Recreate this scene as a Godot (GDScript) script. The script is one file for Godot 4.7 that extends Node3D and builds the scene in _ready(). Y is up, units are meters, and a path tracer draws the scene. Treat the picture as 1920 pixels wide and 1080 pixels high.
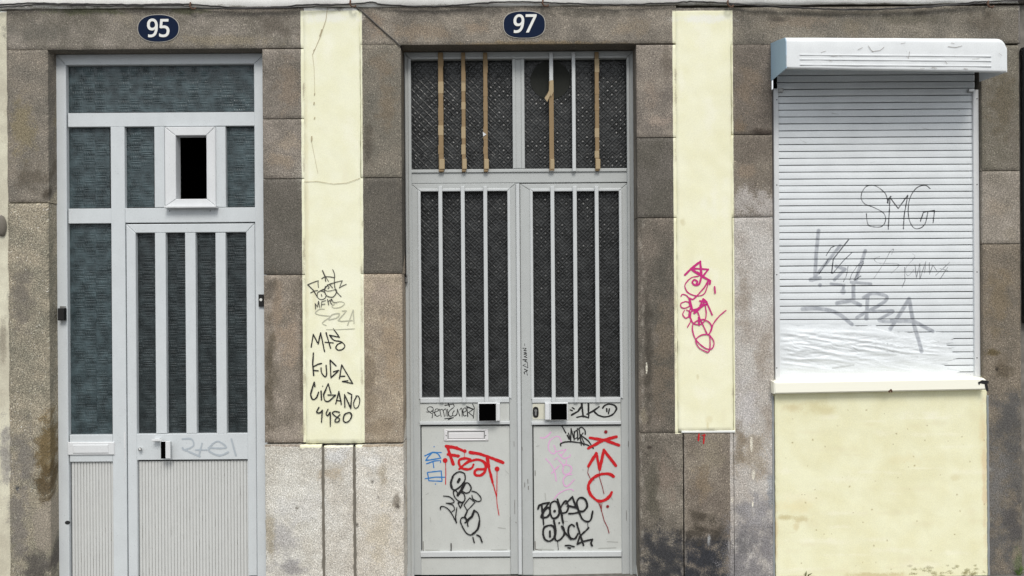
extends Node3D
# A street-level facade: two aluminium doors (95 and 97) and a shuttered window in granite surrounds.
# Photograph pixels (1920 x 1080) become points on the plane they belong to: F(px, py, z).

const CAM_Z := 4.0
const PXM := 360.0                 # photograph pixels per metre on the wall plane z = 0
const ROLL := 0.0069
var M := {}
var rng := RandomNumberGenerator.new()
var wob := FastNoiseLite.new()

func _ready():
	rng.seed = 95
	wob.seed = 7
	wob.frequency = 1.0
	wob.noise_type = FastNoiseLite.TYPE_SIMPLEX_SMOOTH
	# ---- camera, sky, sun, exposure
	var cam := Camera3D.new()
	cam.name = "camera"
	cam.fov = rad_to_deg(2.0 * atan(1.5 / CAM_Z))
	cam.near = 0.05
	cam.far = 400.0
	cam.transform = Transform3D(Basis(Vector3(0, 0, 1), -ROLL), Vector3(0, 1.5, CAM_Z))
	add_child(cam)
	cam.current = true
	var sky_mat := ProceduralSkyMaterial.new()
	sky_mat.sky_top_color = Color(0.94, 0.96, 0.98)
	sky_mat.sky_horizon_color = Color(0.66, 0.67, 0.68)
	sky_mat.ground_bottom_color = Color(0.35, 0.34, 0.33)
	sky_mat.ground_horizon_color = Color(0.55, 0.55, 0.55)
	sky_mat.sky_curve = 0.35
	var sky := Sky.new()
	sky.sky_material = sky_mat
	var env := Environment.new()
	env.background_mode = Environment.BG_SKY
	env.sky = sky
	env.tonemap_mode = Environment.TONE_MAPPER_LINEAR
	env.tonemap_exposure = 1.57
	env.sdfgi_enabled = true
	env.ssao_enabled = true
	env.ssil_enabled = true
	var we := WorldEnvironment.new()
	we.name = "world_environment"
	we.environment = env
	add_child(we)
	var sun := DirectionalLight3D.new()
	sun.name = "sun"
	sun.light_energy = 0.45
	sun.light_color = Color(1.0, 0.985, 0.96)
	sun.light_angular_distance = 22.0
	sun.shadow_enabled = true
	sun.rotation_degrees = Vector3(-48, 10, 0)
	add_child(sun)

	make_materials()
	build_ground()
	build_walls()
	build_surrounds()
	build_left_door()
	build_double_door()
	build_shutter()
	build_details()

# ------------------------------------------------------------------ coordinates
func F(px: float, py: float, z := 0.0) -> Vector3:
	var dx := (px - 960.0) / PXM
	var dy := (540.0 - py) / PXM
	var k := (CAM_Z - z) / CAM_Z
	return Vector3((dx * cos(ROLL) + dy * sin(ROLL)) * k, 1.5 + (-dx * sin(ROLL) + dy * cos(ROLL)) * k, z)

# world rectangle [x0, y_top, x1, y_bottom] of a pixel rectangle whose edges were read at their middles
func W(r: Array, z: float) -> Array:
	var xm: float = (r[0] + r[2]) * 0.5
	var ym: float = (r[1] + r[3]) * 0.5
	return [F(r[0], ym, z).x, F(xm, r[1], z).y, F(r[2], ym, z).x, F(xm, r[3], z).y]

# ------------------------------------------------------------------ node helpers
var used := {}
func numbered(called: String) -> String:
	if not used.has(called):
		used[called] = 0
		return called
	used[called] += 1
	return "%s_%03d" % [called, used[called]]

func thing(called: String, label: String, category: String, at := Vector3.ZERO, group := "") -> Node3D:
	var o := Node3D.new()
	o.name = numbered(called)
	add_child(o)
	o.position = at
	tag(o, label, category, group, "thing")
	return o

func tag(o: Node, label: String, category := "", group := "", kind := ""):
	if label != "": o.set_meta("label", label)
	if category != "": o.set_meta("category", category)
	if group != "": o.set_meta("group", group)
	if kind != "": o.set_meta("kind", kind)

# commits a SurfaceTool holding world positions as one named mesh under parent
func put(st: SurfaceTool, called: String, mat: Material, parent: Node, normals := true) -> MeshInstance3D:
	if normals: st.generate_normals()
	var mi := MeshInstance3D.new()
	mi.mesh = st.commit()
	mi.name = called if parent != self else numbered(called)
	mi.material_override = mat
	parent.add_child(mi, true)
	var off := Vector3.ZERO
	var p := parent
	while p is Node3D and p != self:
		off += (p as Node3D).position
		p = p.get_parent()
	mi.position = -off
	return mi

func begin(smooth := -1) -> SurfaceTool:
	var st := SurfaceTool.new()
	st.begin(Mesh.PRIMITIVE_TRIANGLES)
	st.set_smooth_group(smooth)
	return st

func fuv(p: Vector3) -> Vector2:     # wall map: 5.6 x 3.2 m, unrolled round the arrises
	return Vector2((p.x + p.z + 2.8) / 5.6, (3.1 - p.y - p.z) / 3.2)

func vtx(st: SurfaceTool, p: Vector3):
	st.set_uv(fuv(p))
	st.add_vertex(p)

func quad(st: SurfaceTool, a: Vector3, b: Vector3, c: Vector3, d: Vector3):   # clockwise seen from the front
	vtx(st, a); vtx(st, b); vtx(st, c)
	vtx(st, a); vtx(st, c); vtx(st, d)

# a prism over a four-cornered front (tl, tr, br, bl on z = zf) back to zb, with chamfered front edges
func prism(st: SurfaceTool, q: Array, zf: float, zb: float, bev := 0.002):
	var c := Vector2.ZERO
	for p in q: c += p * 0.25
	var outer := []
	var inner := []
	var n := q.size()
	for i in n:
		var p: Vector2 = q[i]
		var e0: Vector2 = (q[(i + 1) % n] - p).normalized()
		var e1: Vector2 = (q[(i + n - 1) % n] - p).normalized()
		var s: float = maxf(0.25, absf(e0.cross(e1)))
		var ip: Vector2 = p + (e0 + e1) * bev / s
		outer.append(p)
		inner.append(ip)
	for i in n:
		var j := (i + 1) % n
		var a: Vector2 = outer[i]
		var b: Vector2 = outer[j]
		var ia: Vector2 = inner[i]
		var ib: Vector2 = inner[j]
		quad(st, Vector3(a.x, a.y, zf - bev), Vector3(b.x, b.y, zf - bev), Vector3(ib.x, ib.y, zf), Vector3(ia.x, ia.y, zf))
		quad(st, Vector3(a.x, a.y, zb), Vector3(b.x, b.y, zb), Vector3(b.x, b.y, zf - bev), Vector3(a.x, a.y, zf - bev))
	for i in range(1, n - 1):
		var a: Vector2 = inner[0]
		var b: Vector2 = inner[i]
		var d: Vector2 = inner[i + 1]
		vtx(st, Vector3(a.x, a.y, zf)); vtx(st, Vector3(b.x, b.y, zf)); vtx(st, Vector3(d.x, d.y, zf))
		a = outer[0]; b = outer[i]; d = outer[i + 1]
		vtx(st, Vector3(a.x, a.y, zb)); vtx(st, Vector3(d.x, d.y, zb)); vtx(st, Vector3(b.x, b.y, zb))

func wrect(w: Array) -> Array:
	return [Vector2(w[0], w[1]), Vector2(w[2], w[1]), Vector2(w[2], w[3]), Vector2(w[0], w[3])]

# a bar, rail or plate given by its pixel rectangle at depth zf
func bar(parent: Node, called: String, r: Array, zf: float, zb: float, mat: Material, bev := 0.002) -> MeshInstance3D:
	var st := begin()
	prism(st, wrect(W(r, zf)), zf, zb, bev)
	return put(st, called, mat, parent)

# the same from world extents
func wbar(parent: Node, called: String, w: Array, zf: float, zb: float, mat: Material, bev := 0.002) -> MeshInstance3D:
	var st := begin()
	prism(st, wrect(w), zf, zb, bev)
	return put(st, called, mat, parent)

# four mitred members round a rectangle: outer and inner pixel rectangles
func mitred(parent: Node, called: String, o: Array, i: Array, zf: float, zb: float, mat: Material, bev := 0.003, sides := [0, 1, 2, 3]):
	var a := W(o, zf)
	var b := W(i, zf)
	var oq := wrect(a)
	var iq := wrect(b)
	var g := 0.0006
	for k in sides:
		var j: int = (k + 1) % 4
		var q := [oq[k], oq[j], iq[j], iq[k]]
		var along: Vector2 = (oq[j] - oq[k]).normalized() * g
		q = [q[0] + along, q[1] - along, q[2] - along, q[3] + along]
		var st := begin()
		prism(st, q, zf, zb, bev)
		put(st, called, mat, parent)

# a rough-faced block: gridded front with uneven surface and worn arrises
func block(parent: Node, called: String, w: Array, zf: float, zb: float, mat: Material, rough := 0.0015, wear := 0.0009, cell := 0.022, round_off := 0.0025) -> MeshInstance3D:
	var nx: int = clampi(int((w[2] - w[0]) / cell), 2, 60)
	var ny: int = clampi(int((w[1] - w[3]) / cell), 2, 80)
	var us := [0.0, round_off / (w[2] - w[0])]
	for i in range(1, nx): us.append(float(i) / nx)
	us.append_array([1.0 - us[1], 1.0])
	var vs := [0.0, round_off / (w[1] - w[3])]
	for i in range(1, ny): vs.append(float(i) / ny)
	vs.append_array([1.0 - vs[1], 1.0])
	var pts := []
	for j in vs.size():
		var row := []
		for i in us.size():
			var x: float = lerpf(w[0], w[2], us[i])
			var y: float = lerpf(w[1], w[3], vs[j])
			var ex := (1.0 if i == 0 else 0.0) - (1.0 if i == us.size() - 1 else 0.0)
			var ey := (-1.0 if j == 0 else 0.0) + (1.0 if j == vs.size() - 1 else 0.0)
			var z := zf + wob.get_noise_2d(x * 9.0, y * 9.0) * rough + wob.get_noise_2d(x * 40.0 + 50.0, y * 40.0) * rough * 0.6
			if ex != 0.0 or ey != 0.0:
				z -= round_off * (0.8 + 0.5 * wob.get_noise_2d(x * 30.0, y * 30.0 + 99.0))
				x += ex * wear * (0.5 + 0.5 * wob.get_noise_2d(x * 20.0 + 7.0, y * 26.0) + 0.4 * wob.get_noise_2d(x * 70.0, y * 80.0))
				y += ey * wear * (0.5 + 0.5 * wob.get_noise_2d(x * 26.0, y * 20.0 + 31.0) + 0.4 * wob.get_noise_2d(x * 80.0, y * 70.0 + 5.0))
			row.append(Vector3(x, y, z))
		pts.append(row)
	var st := begin(0)
	for j in pts.size() - 1:
		for i in us.size() - 1:
			quad(st, pts[j][i], pts[j][i + 1], pts[j + 1][i + 1], pts[j + 1][i])
	st.set_smooth_group(1)
	var back := func(p: Vector3) -> Vector3: return Vector3(p.x, p.y, zb)
	var last: int = us.size() - 1
	var bot: int = pts.size() - 1
	for j in bot:
		var a: Vector3 = pts[j][0]
		var b: Vector3 = pts[j + 1][0]
		quad(st, back.call(a), a, b, back.call(b))
	st.set_smooth_group(2)
	for j in bot:
		var a: Vector3 = pts[j][last]
		var b: Vector3 = pts[j + 1][last]
		quad(st, a, back.call(a), back.call(b), b)
	st.set_smooth_group(3)
	for i in last:
		var a: Vector3 = pts[0][i]
		var b: Vector3 = pts[0][i + 1]
		quad(st, back.call(a), back.call(b), b, a)
	st.set_smooth_group(4)
	for i in last:
		var a: Vector3 = pts[bot][i]
		var b: Vector3 = pts[bot][i + 1]
		quad(st, a, b, back.call(b), back.call(a))
	return put(st, called, mat, parent)

func tube(st: SurfaceTool, path: Array, r: float, sides := 8):
	var rings := []
	for i in path.size():
		var a: Vector3 = path[maxi(0, i - 1)]
		var b: Vector3 = path[mini(path.size() - 1, i + 1)]
		var t := (b - a).normalized()
		var n := t.cross(Vector3(0, 0, 1) if absf(t.z) < 0.9 else Vector3(0, 1, 0)).normalized()
		var m := t.cross(n)
		var ring := []
		for k in sides:
			var an := TAU * k / sides
			ring.append(path[i] + (n * cos(an) + m * sin(an)) * r)
		rings.append(ring)
	for i in rings.size() - 1:
		for k in sides:
			var l := (k + 1) % sides
			quad(st, rings[i][k], rings[i][l], rings[i + 1][l], rings[i + 1][k])
	for e in [0, rings.size() - 1]:
		for k in range(1, sides - 1):
			vtx(st, rings[e][0]); vtx(st, rings[e][k]); vtx(st, rings[e][k + 1])

func disc(st: SurfaceTool, c: Vector3, rx: float, ry: float, depth: float, n := 24, power := 2.0):
	var ring := []
	for k in n:
		var a := -TAU * k / n
		var ca := cos(a)
		var sa := sin(a)
		ring.append(c + Vector3(signf(ca) * pow(absf(ca), 2.0 / power) * rx, signf(sa) * pow(absf(sa), 2.0 / power) * ry, 0))
	for k in n:
		var l := (k + 1) % n
		vtx(st, c); vtx(st, ring[k]); vtx(st, ring[l])
		quad(st, ring[k], ring[k] - Vector3(0, 0, depth), ring[l] - Vector3(0, 0, depth), ring[l])

# ------------------------------------------------------------------ paint strokes (marker and spray lines lying on a surface)
# A stroke is [kind, width, points]: "L" straight pieces, "C" a smooth curve, "D" a dot; numbers are read from an
# enlargement of the photograph (origin ox, oy and scale s).
func curve2(p: Array) -> Array:
	var out := []
	var n := p.size()
	for i in n - 1:
		var p0: Vector2 = p[maxi(0, i - 1)]
		var p1: Vector2 = p[i]
		var p2: Vector2 = p[i + 1]
		var p3: Vector2 = p[mini(n - 1, i + 2)]
		var steps: int = maxi(3, int(p1.distance_to(p2) / 1.6))
		for k in steps:
			out.append(p1.cubic_interpolate(p2, p0, p3, float(k) / steps))
	out.append(p[n - 1])
	return out

func graffiti(parent: Node, called: String, label: String, ox: float, oy: float, s: float, strokes: Array, z: float, mat: Material, specks := false) -> MeshInstance3D:
	var st := begin()
	var lift := 0.0
	for stroke in strokes:
		var pts := []
		var a: Array = stroke[2]
		for i in range(0, a.size() - 1, 2): pts.append(Vector2(ox + a[i] / s, oy + a[i + 1] / s))
		var w: float = stroke[1] / s * 0.57
		lift += 0.00012
		if stroke[0] == "D":
			blob(st, pts[0], w, z + lift, 14)
			continue
		var closed: bool = pts.size() > 3 and pts[0].distance_to(pts[-1]) < 0.5
		var line: Array = curve2(pts) if stroke[0] == "C" else []
		if stroke[0] == "L":
			for i in pts.size() - 1:
				var steps: int = maxi(1, int(pts[i].distance_to(pts[i + 1]) / 3.0))
				for k in steps: line.append(pts[i].lerp(pts[i + 1], float(k) / steps))
			line.append(pts[-1])
			for i in range(1, pts.size() - 1): blob(st, pts[i], w * 0.98, z + lift + 0.00006, 10)
		for i in line.size():      # a hand never draws quite straight or evenly
			var q: Vector2 = line[i]
			line[i] = q + Vector2(wob.get_noise_2d(q.x * 0.11, q.y * 0.11), wob.get_noise_2d(q.y * 0.11 + 40.0, q.x * 0.11)) * minf(0.35, w * 0.3)
		var widths := []
		for i in line.size():
			var q: Vector2 = line[i]
			widths.append(w * (1.0 + 0.2 * wob.get_noise_2d(q.x * 0.25 + 9.0, q.y * 0.25) + 0.35 * wob.get_noise_2d(q.x * 0.06 + 70.0, q.y * 0.06)))
		if specks and stroke[1] / s > 3.5:
			for i in range(0, line.size(), 2):
				var off := Vector2.from_angle(rng.randf() * TAU) * w * rng.randf_range(1.1, 2.4)
				if rng.randf() < 0.35: blob(st, line[i] + off, rng.randf_range(0.2, 0.5), z + lift, 6)
		if not closed:
			blob(st, line[0], widths[0], z + lift, 10)
			blob(st, line[-1], widths[-1], z + lift + 0.00003, 10)
		var prev_l := Vector2.ZERO
		var prev_r := Vector2.ZERO
		for i in line.size():
			var t: Vector2 = (line[mini(i + 1, line.size() - 1)] - line[maxi(i - 1, 0)])
			if stroke[0] == "L" and i < line.size() - 1 and i > 0:
				t = (line[i + 1] - line[i]).normalized() + (line[i] - line[i - 1]).normalized()
				if t.length() < 0.9: t = line[i + 1] - line[i]
			t = t.normalized()
			var nrm: Vector2 = Vector2(-t.y, t.x) * widths[i]
			var l: Vector2 = line[i] + nrm
			var r: Vector2 = line[i] - nrm
			if i > 0:
				var zz := z + lift + 0.000002 * i
				quad(st, F(prev_r.x, prev_r.y, zz), F(r.x, r.y, zz), F(l.x, l.y, zz), F(prev_l.x, prev_l.y, zz))
			prev_l = l
			prev_r = r
			if stroke[0] == "L" and i > 0 and i < line.size() - 1:
				var d0: Vector2 = (line[i] - line[i - 1]).normalized()
				var d1: Vector2 = (line[i + 1] - line[i]).normalized()
				if d0.dot(d1) < 0.8:
					nrm = Vector2(-d1.y, d1.x) * widths[i]
					prev_l = line[i] + nrm
					prev_r = line[i] - nrm
	var o := put(st, called, mat, parent)
	tag(o, label)
	return o

func blob(st: SurfaceTool, c: Vector2, r: float, z: float, n: int):
	for k in n:
		var a := TAU * k / n
		var b := TAU * (k + 1) / n
		vtx(st, F(c.x, c.y, z))
		vtx(st, F(c.x + cos(a) * r, c.y + sin(a) * r, z))
		vtx(st, F(c.x + cos(b) * r, c.y + sin(b) * r, z))

# ------------------------------------------------------------------ materials and textures
const TW := 2016
const TH := 1152
const TPM := 360.0
var pix: PackedByteArray
var hgt: PackedByteArray
var n_fine: PackedByteArray
var n_mid: PackedByteArray
var n_big: PackedByteArray
var n_warp: PackedByteArray

func noise_bytes(seed_: int, freq: float, w: int, h: int, octaves := 3, kind := FastNoiseLite.TYPE_SIMPLEX_SMOOTH) -> PackedByteArray:
	var n := FastNoiseLite.new()
	n.seed = seed_
	n.frequency = freq
	n.noise_type = kind
	n.fractal_octaves = octaves
	var im := n.get_image(w, h)
	im.convert(Image.FORMAT_L8)
	return im.get_data()

func tpos(px: float, py: float) -> Vector2:
	var p := F(px, py)
	return Vector2((p.x + 2.8) * TPM, (3.1 - p.y) * TPM)

# fills a pixel rectangle of the wall map: two tones mixed by noise, grain, light and dark crystals, relief
func fill(r: Array, a: Array, b: Array, grain: float, relief: float, base_h := 128.0, speck := 0.02):
	var w := W(r, 0.0)
	var x0 := clampi(int((w[0] + 2.8) * TPM), 0, TW)
	var x1 := clampi(int((w[2] + 2.8) * TPM) + 1, 0, TW)
	var y0 := clampi(int((3.1 - w[1]) * TPM), 0, TH)
	var y1 := clampi(int((3.1 - w[3]) * TPM) + 1, 0, TH)
	for y in range(y0, y1):
		for x in range(x0, x1):
			var k := y * TW + x
			var f := n_fine[k] / 255.0 - 0.5
			var t := clampf((n_mid[k] * 0.6 + n_big[k] * 0.4) / 255.0 * 2.2 - 0.6, 0.0, 1.0)
			var s := randf_fast(k)
			var g := 1.0 + clampf(f * 2.0, -0.6, 0.6) * grain * 1.35 + (randf_fast(k * 7 + 3) - 0.5) * grain * 1.3
			if s < speck: g *= 1.0 + grain * 2.0
			elif s > 1.0 - speck: g *= 1.0 - grain * 1.1
			pix[k * 3] = clampi(int((a[0] + (b[0] - a[0]) * t) * g), 0, 255)
			pix[k * 3 + 1] = clampi(int((a[1] + (b[1] - a[1]) * t) * g), 0, 255)
			pix[k * 3 + 2] = clampi(int((a[2] + (b[2] - a[2]) * t) * g), 0, 255)
			hgt[k] = clampi(int(base_h + f * relief * 1.5 + (s - 0.5) * relief * 0.5 + (n_mid[k] / 255.0 - 0.5) * relief * 0.6), 0, 255)

func randf_fast(k: int) -> float:
	var h := (k * 374761393 + 668265263) & 0x7fffffff
	h = ((h ^ (h >> 13)) * 1274126177) & 0x7fffffff
	return float((h ^ (h >> 16)) & 0xffff) / 65535.0

# a stain, scar or patch with a ragged outline; its grain is that of the stone under it
func stain(cx: float, cy: float, rx: float, ry: float, col: Array, strength: float, ragged := 0.9, hard := 2.0, gr := 0.55):
	var c := tpos(cx, cy)
	var sx := rx * TPM / PXM
	var sy := ry * TPM / PXM
	var m := 1.0 + ragged * 0.5
	for y in range(clampi(int(c.y - sy * m), 0, TH), clampi(int(c.y + sy * m) + 1, 0, TH)):
		for x in range(clampi(int(c.x - sx * m), 0, TW), clampi(int(c.x + sx * m) + 1, 0, TW)):
			var k := y * TW + x
			var d := sqrt(pow((x - c.x) / sx, 2) + pow((y - c.y) / sy, 2))
			var t := clampf((1.0 - d + (n_warp[k] / 255.0 - 0.5) * ragged * 1.6 + (n_fine[k] / 255.0 - 0.5) * ragged * 1.1 + (randf_fast(k + 911) - 0.5) * ragged * 0.7) * hard, 0.0, 1.0) * strength
			if t <= 0.0: continue
			var g := 1.0 + (n_fine[k] / 255.0 - 0.5) * gr + (randf_fast(k * 7 + 3) - 0.5) * gr * 0.6
			for ch in 3:
				pix[k * 3 + ch] = clampi(int(pix[k * 3 + ch] * (1.0 - t) + col[ch] * g * t), 0, 255)

func img_tex(data: PackedByteArray, w: int, h: int, fmt: int) -> ImageTexture:
	var im := Image.create_from_data(w, h, false, fmt, data)
	return ImageTexture.create_from_image(im)

func std(col: Color, rough := 0.6, metal := 0.0) -> StandardMaterial3D:
	var m := StandardMaterial3D.new()
	m.albedo_color = col
	m.roughness = rough
	m.metallic = metal
	return m

func rgb(r: int, g: int, b: int) -> Color:
	return Color(r / 255.0, g / 255.0, b / 255.0)

func make_materials():
	n_fine = noise_bytes(3, 0.40, TW, TH, 2)
	n_mid = noise_bytes(11, 0.017, TW, TH, 4)
	n_big = noise_bytes(23, 0.0055, TW, TH, 3)
	n_warp = noise_bytes(31, 0.03, TW, TH, 4)
	pix.resize(TW * TH * 3)
	hgt.resize(TW * TH)
	paint_wall_map()
	var wall_tex := img_tex(pix, TW, TH, Image.FORMAT_RGB8)
	var h_tex := img_tex(hgt, TW, TH, Image.FORMAT_L8)
	var s := std(Color.WHITE, 0.92)
	s.albedo_texture = wall_tex
	s.heightmap_enabled = true
	s.heightmap_texture = h_tex
	s.heightmap_scale = 0.3
	s.metallic_specular = 0.25
	M.stone = s
	var c := std(Color.WHITE, 0.8)
	c.albedo_texture = wall_tex
	c.heightmap_enabled = true
	c.heightmap_texture = h_tex
	c.heightmap_scale = 0.13
	c.metallic_specular = 0.3
	M.plaster = c

	# soiling of painted metal: specks, rubbed marks and faint vertical runs
	var gs := 512
	var a := noise_bytes(41, 0.02, gs, gs, 4)
	var b := noise_bytes(43, 0.25, gs, gs, 2)
	var g8 := PackedByteArray()
	g8.resize(gs * gs * 3)
	for k in gs * gs:
		var v := 243.0 + (a[k] - 128) * 0.03 + (b[k] - 128) * 0.05
		if randf_fast(k + 77) > 0.9988: v *= 0.72
		for ch in 3: g8[k * 3 + ch] = clampi(int(v), 0, 255)
	var soil := img_tex(g8, gs, gs, Image.FORMAT_RGB8)
	M.alu = metal(rgb(214, 219, 222), 0.42, soil)
	M.alu_rib = metal(rgb(212, 213, 211), 0.5, soil)
	M.paint = metal(rgb(188, 191, 190), 0.45, soil)
	M.paint_panel = metal(rgb(205, 207, 203), 0.5, soil)
	M.bar_white = metal(rgb(208, 211, 212), 0.4, soil)
	M.white = metal(rgb(226, 228, 230), 0.4, soil)
	M.hood = metal(rgb(236, 239, 241), 0.38, soil)
	M.cap_blue_shaded = metal(rgb(172, 200, 220), 0.45, soil)  # bluish hood end, darker tone paints in the shade on that side
	M.steel = std(rgb(176, 176, 174), 0.35, 0.8)
	M.steel_bright = std(rgb(232, 230, 231), 0.28, 0.2)
	M.black = std(Color(0.008, 0.008, 0.009), 0.95)
	M.black.metallic_specular = 0.1
	M.disc = std(rgb(52, 53, 50), 0.85)
	M.disc.metallic_specular = 0.15
	M.rubber = std(Color(0.05, 0.05, 0.055), 0.7)
	M.seal = std(rgb(34, 36, 38), 0.8)
	M.tape = metal(rgb(146, 122, 88), 0.7, soil)
	M.tape_pale = metal(rgb(176, 156, 122), 0.7, soil)
	M.cable = std(rgb(46, 43, 42), 0.6)
	M.rust = std(rgb(86, 62, 48), 0.85)
	M.mortar = std(rgb(112, 107, 98), 0.95)
	M.core = std(rgb(70, 64, 58), 0.95)
	M.inside = std(rgb(92, 88, 82), 0.9)
	M.navy = metal(rgb(24, 36, 60), 0.8, soil)
	M.navy.metallic_specular = 0.2
	M.enamel_white = std(rgb(226, 226, 222), 0.5)
	M.ink = std(rgb(22, 21, 22), 0.55)
	M.ink_grey = std(rgb(70, 68, 62), 0.7)
	M.ink_faint = std(rgb(186, 185, 166), 0.8)
	M.red = std(rgb(196, 20, 28), 0.45)
	M.red_dark = std(rgb(136, 18, 26), 0.5)
	M.blue = std(rgb(42, 120, 188), 0.5)
	M.pink = std(rgb(219, 168, 208), 0.6)
	M.magenta = std(rgb(196, 34, 122), 0.5)
	M.scratch = std(rgb(172, 180, 187), 0.5)
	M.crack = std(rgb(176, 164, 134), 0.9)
	M.dirt = std(rgb(112, 109, 104), 0.9)
	M.cement = std(rgb(142, 146, 148), 0.9)

	# figured glass: woven relief (left door) and diamond relief (double door)
	M.glass_weave = figured(true, rgb(76, 90, 94), 0.9)
	M.glass_diamond = figured(false, rgb(54, 55, 55), 0.86)
	M.glass_weave_dark = figured(true, rgb(58, 66, 68), 0.88)
	M.glass_clear = std(Color(0.45, 0.6, 0.62, 0.3), 0.05)
	M.glass_clear.transparency = BaseMaterial3D.TRANSPARENCY_ALPHA

	# paving
	var pv := std(rgb(120, 116, 110), 0.9)
	var nt := NoiseTexture2D.new()
	var fn := FastNoiseLite.new()
	fn.seed = 5
	fn.frequency = 0.05
	nt.noise = fn
	nt.width = 256
	nt.height = 256
	nt.seamless = true
	var ramp := Gradient.new()
	ramp.set_color(0, Color(0.7, 0.7, 0.7))
	ramp.set_color(1, Color(1, 1, 1))
	nt.color_ramp = ramp
	pv.albedo_texture = nt
	pv.uv1_triplanar = true
	pv.uv1_world_triplanar = true
	M.paving = pv
	var asphalt: StandardMaterial3D = pv.duplicate()
	asphalt.albedo_color = rgb(72, 72, 72)
	M.asphalt = asphalt
	M.plain_cream = pv.duplicate()
	M.plain_cream.albedo_color = rgb(226, 221, 200)
	M.plain_grey = pv.duplicate()
	M.plain_grey.albedo_color = rgb(138, 133, 125)
	M.leaf = std(rgb(78, 100, 48), 0.7)
	M.leaf.backlight_enabled = true
	M.leaf.backlight = Color(0.2, 0.3, 0.1)
	M.moss = std(rgb(104, 106, 66), 0.95)

func metal(col: Color, rough: float, tex: Texture2D) -> StandardMaterial3D:
	var m := std(col, rough)
	m.albedo_texture = tex
	m.uv1_triplanar = true
	m.uv1_world_triplanar = true
	m.uv1_scale = Vector3(1.3, 0.7, 1.3)
	return m

func figured(weave: bool, col: Color, alpha: float) -> StandardMaterial3D:
	var n := 1024
	var d := PackedByteArray()
	d.resize(n * n)
	var dust := PackedByteArray()
	dust.resize(n * n * 3)
	var soft := noise_bytes(61, 0.012, n, n, 4)
	var patch := noise_bytes(67, 0.006, n, n, 4)
	var fine := noise_bytes(69, 0.2, n, n, 2)
	for y in n:
		for x in n:
			var k := y * n + x
			var v := 0.0
			var amp := clampf(patch[k] / 255.0 * 2.0 - 0.4, 0.25 if weave else 0.5, 1.0)
			if weave:            # bundles running across and down by turns
				var cx := fposmod(x / 56.9, 1.0)
				var cy := fposmod(y / 22.76, 1.0)
				var odd := (int(x / 56.9) + int(y / 22.76)) % 2 == 0
				v = sin(cx * PI) * (0.6 + 0.4 * sin(y * TAU / 11.4)) if odd else sin(cy * PI) * (0.6 + 0.4 * sin(x * TAU / 11.4))
			else:                # raised diamonds with a boss in each
				var p := fposmod((x + y) / 42.0, 1.0) - 0.5
				var q := fposmod((x - y) / 42.0, 1.0) - 0.5
				v = 0.7 * smoothstep(0.34, 0.48, maxf(absf(p), absf(q))) + 0.7 * exp(-(p * p + q * q) * 26.0)
			d[k] = clampi(int(v * amp * 150.0 + soft[k] * 0.35), 0, 255)
			var g := 0.62 + 0.5 * soft[k] / 255.0 + (fine[k] - 128) * 0.0012
			if randf_fast(k + 5) > 0.9996: g = 1.3
			for ch in 3: dust[k * 3 + ch] = clampi(int(g * 196.0), 0, 255)
	var m := std(Color(minf(1.0, col.r * 1.3), minf(1.0, col.g * 1.3), minf(1.0, col.b * 1.3), alpha), 0.27)
	m.albedo_texture = img_tex(dust, n, n, Image.FORMAT_RGB8)
	m.transparency = BaseMaterial3D.TRANSPARENCY_ALPHA
	m.heightmap_enabled = true
	m.heightmap_texture = img_tex(d, n, n, Image.FORMAT_L8)
	m.heightmap_scale = 0.48 if weave else 0.62
	m.uv1_triplanar = true
	m.uv1_world_triplanar = true
	m.uv1_scale = Vector3(0.9, 0.9, 0.9)
	return m

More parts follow.
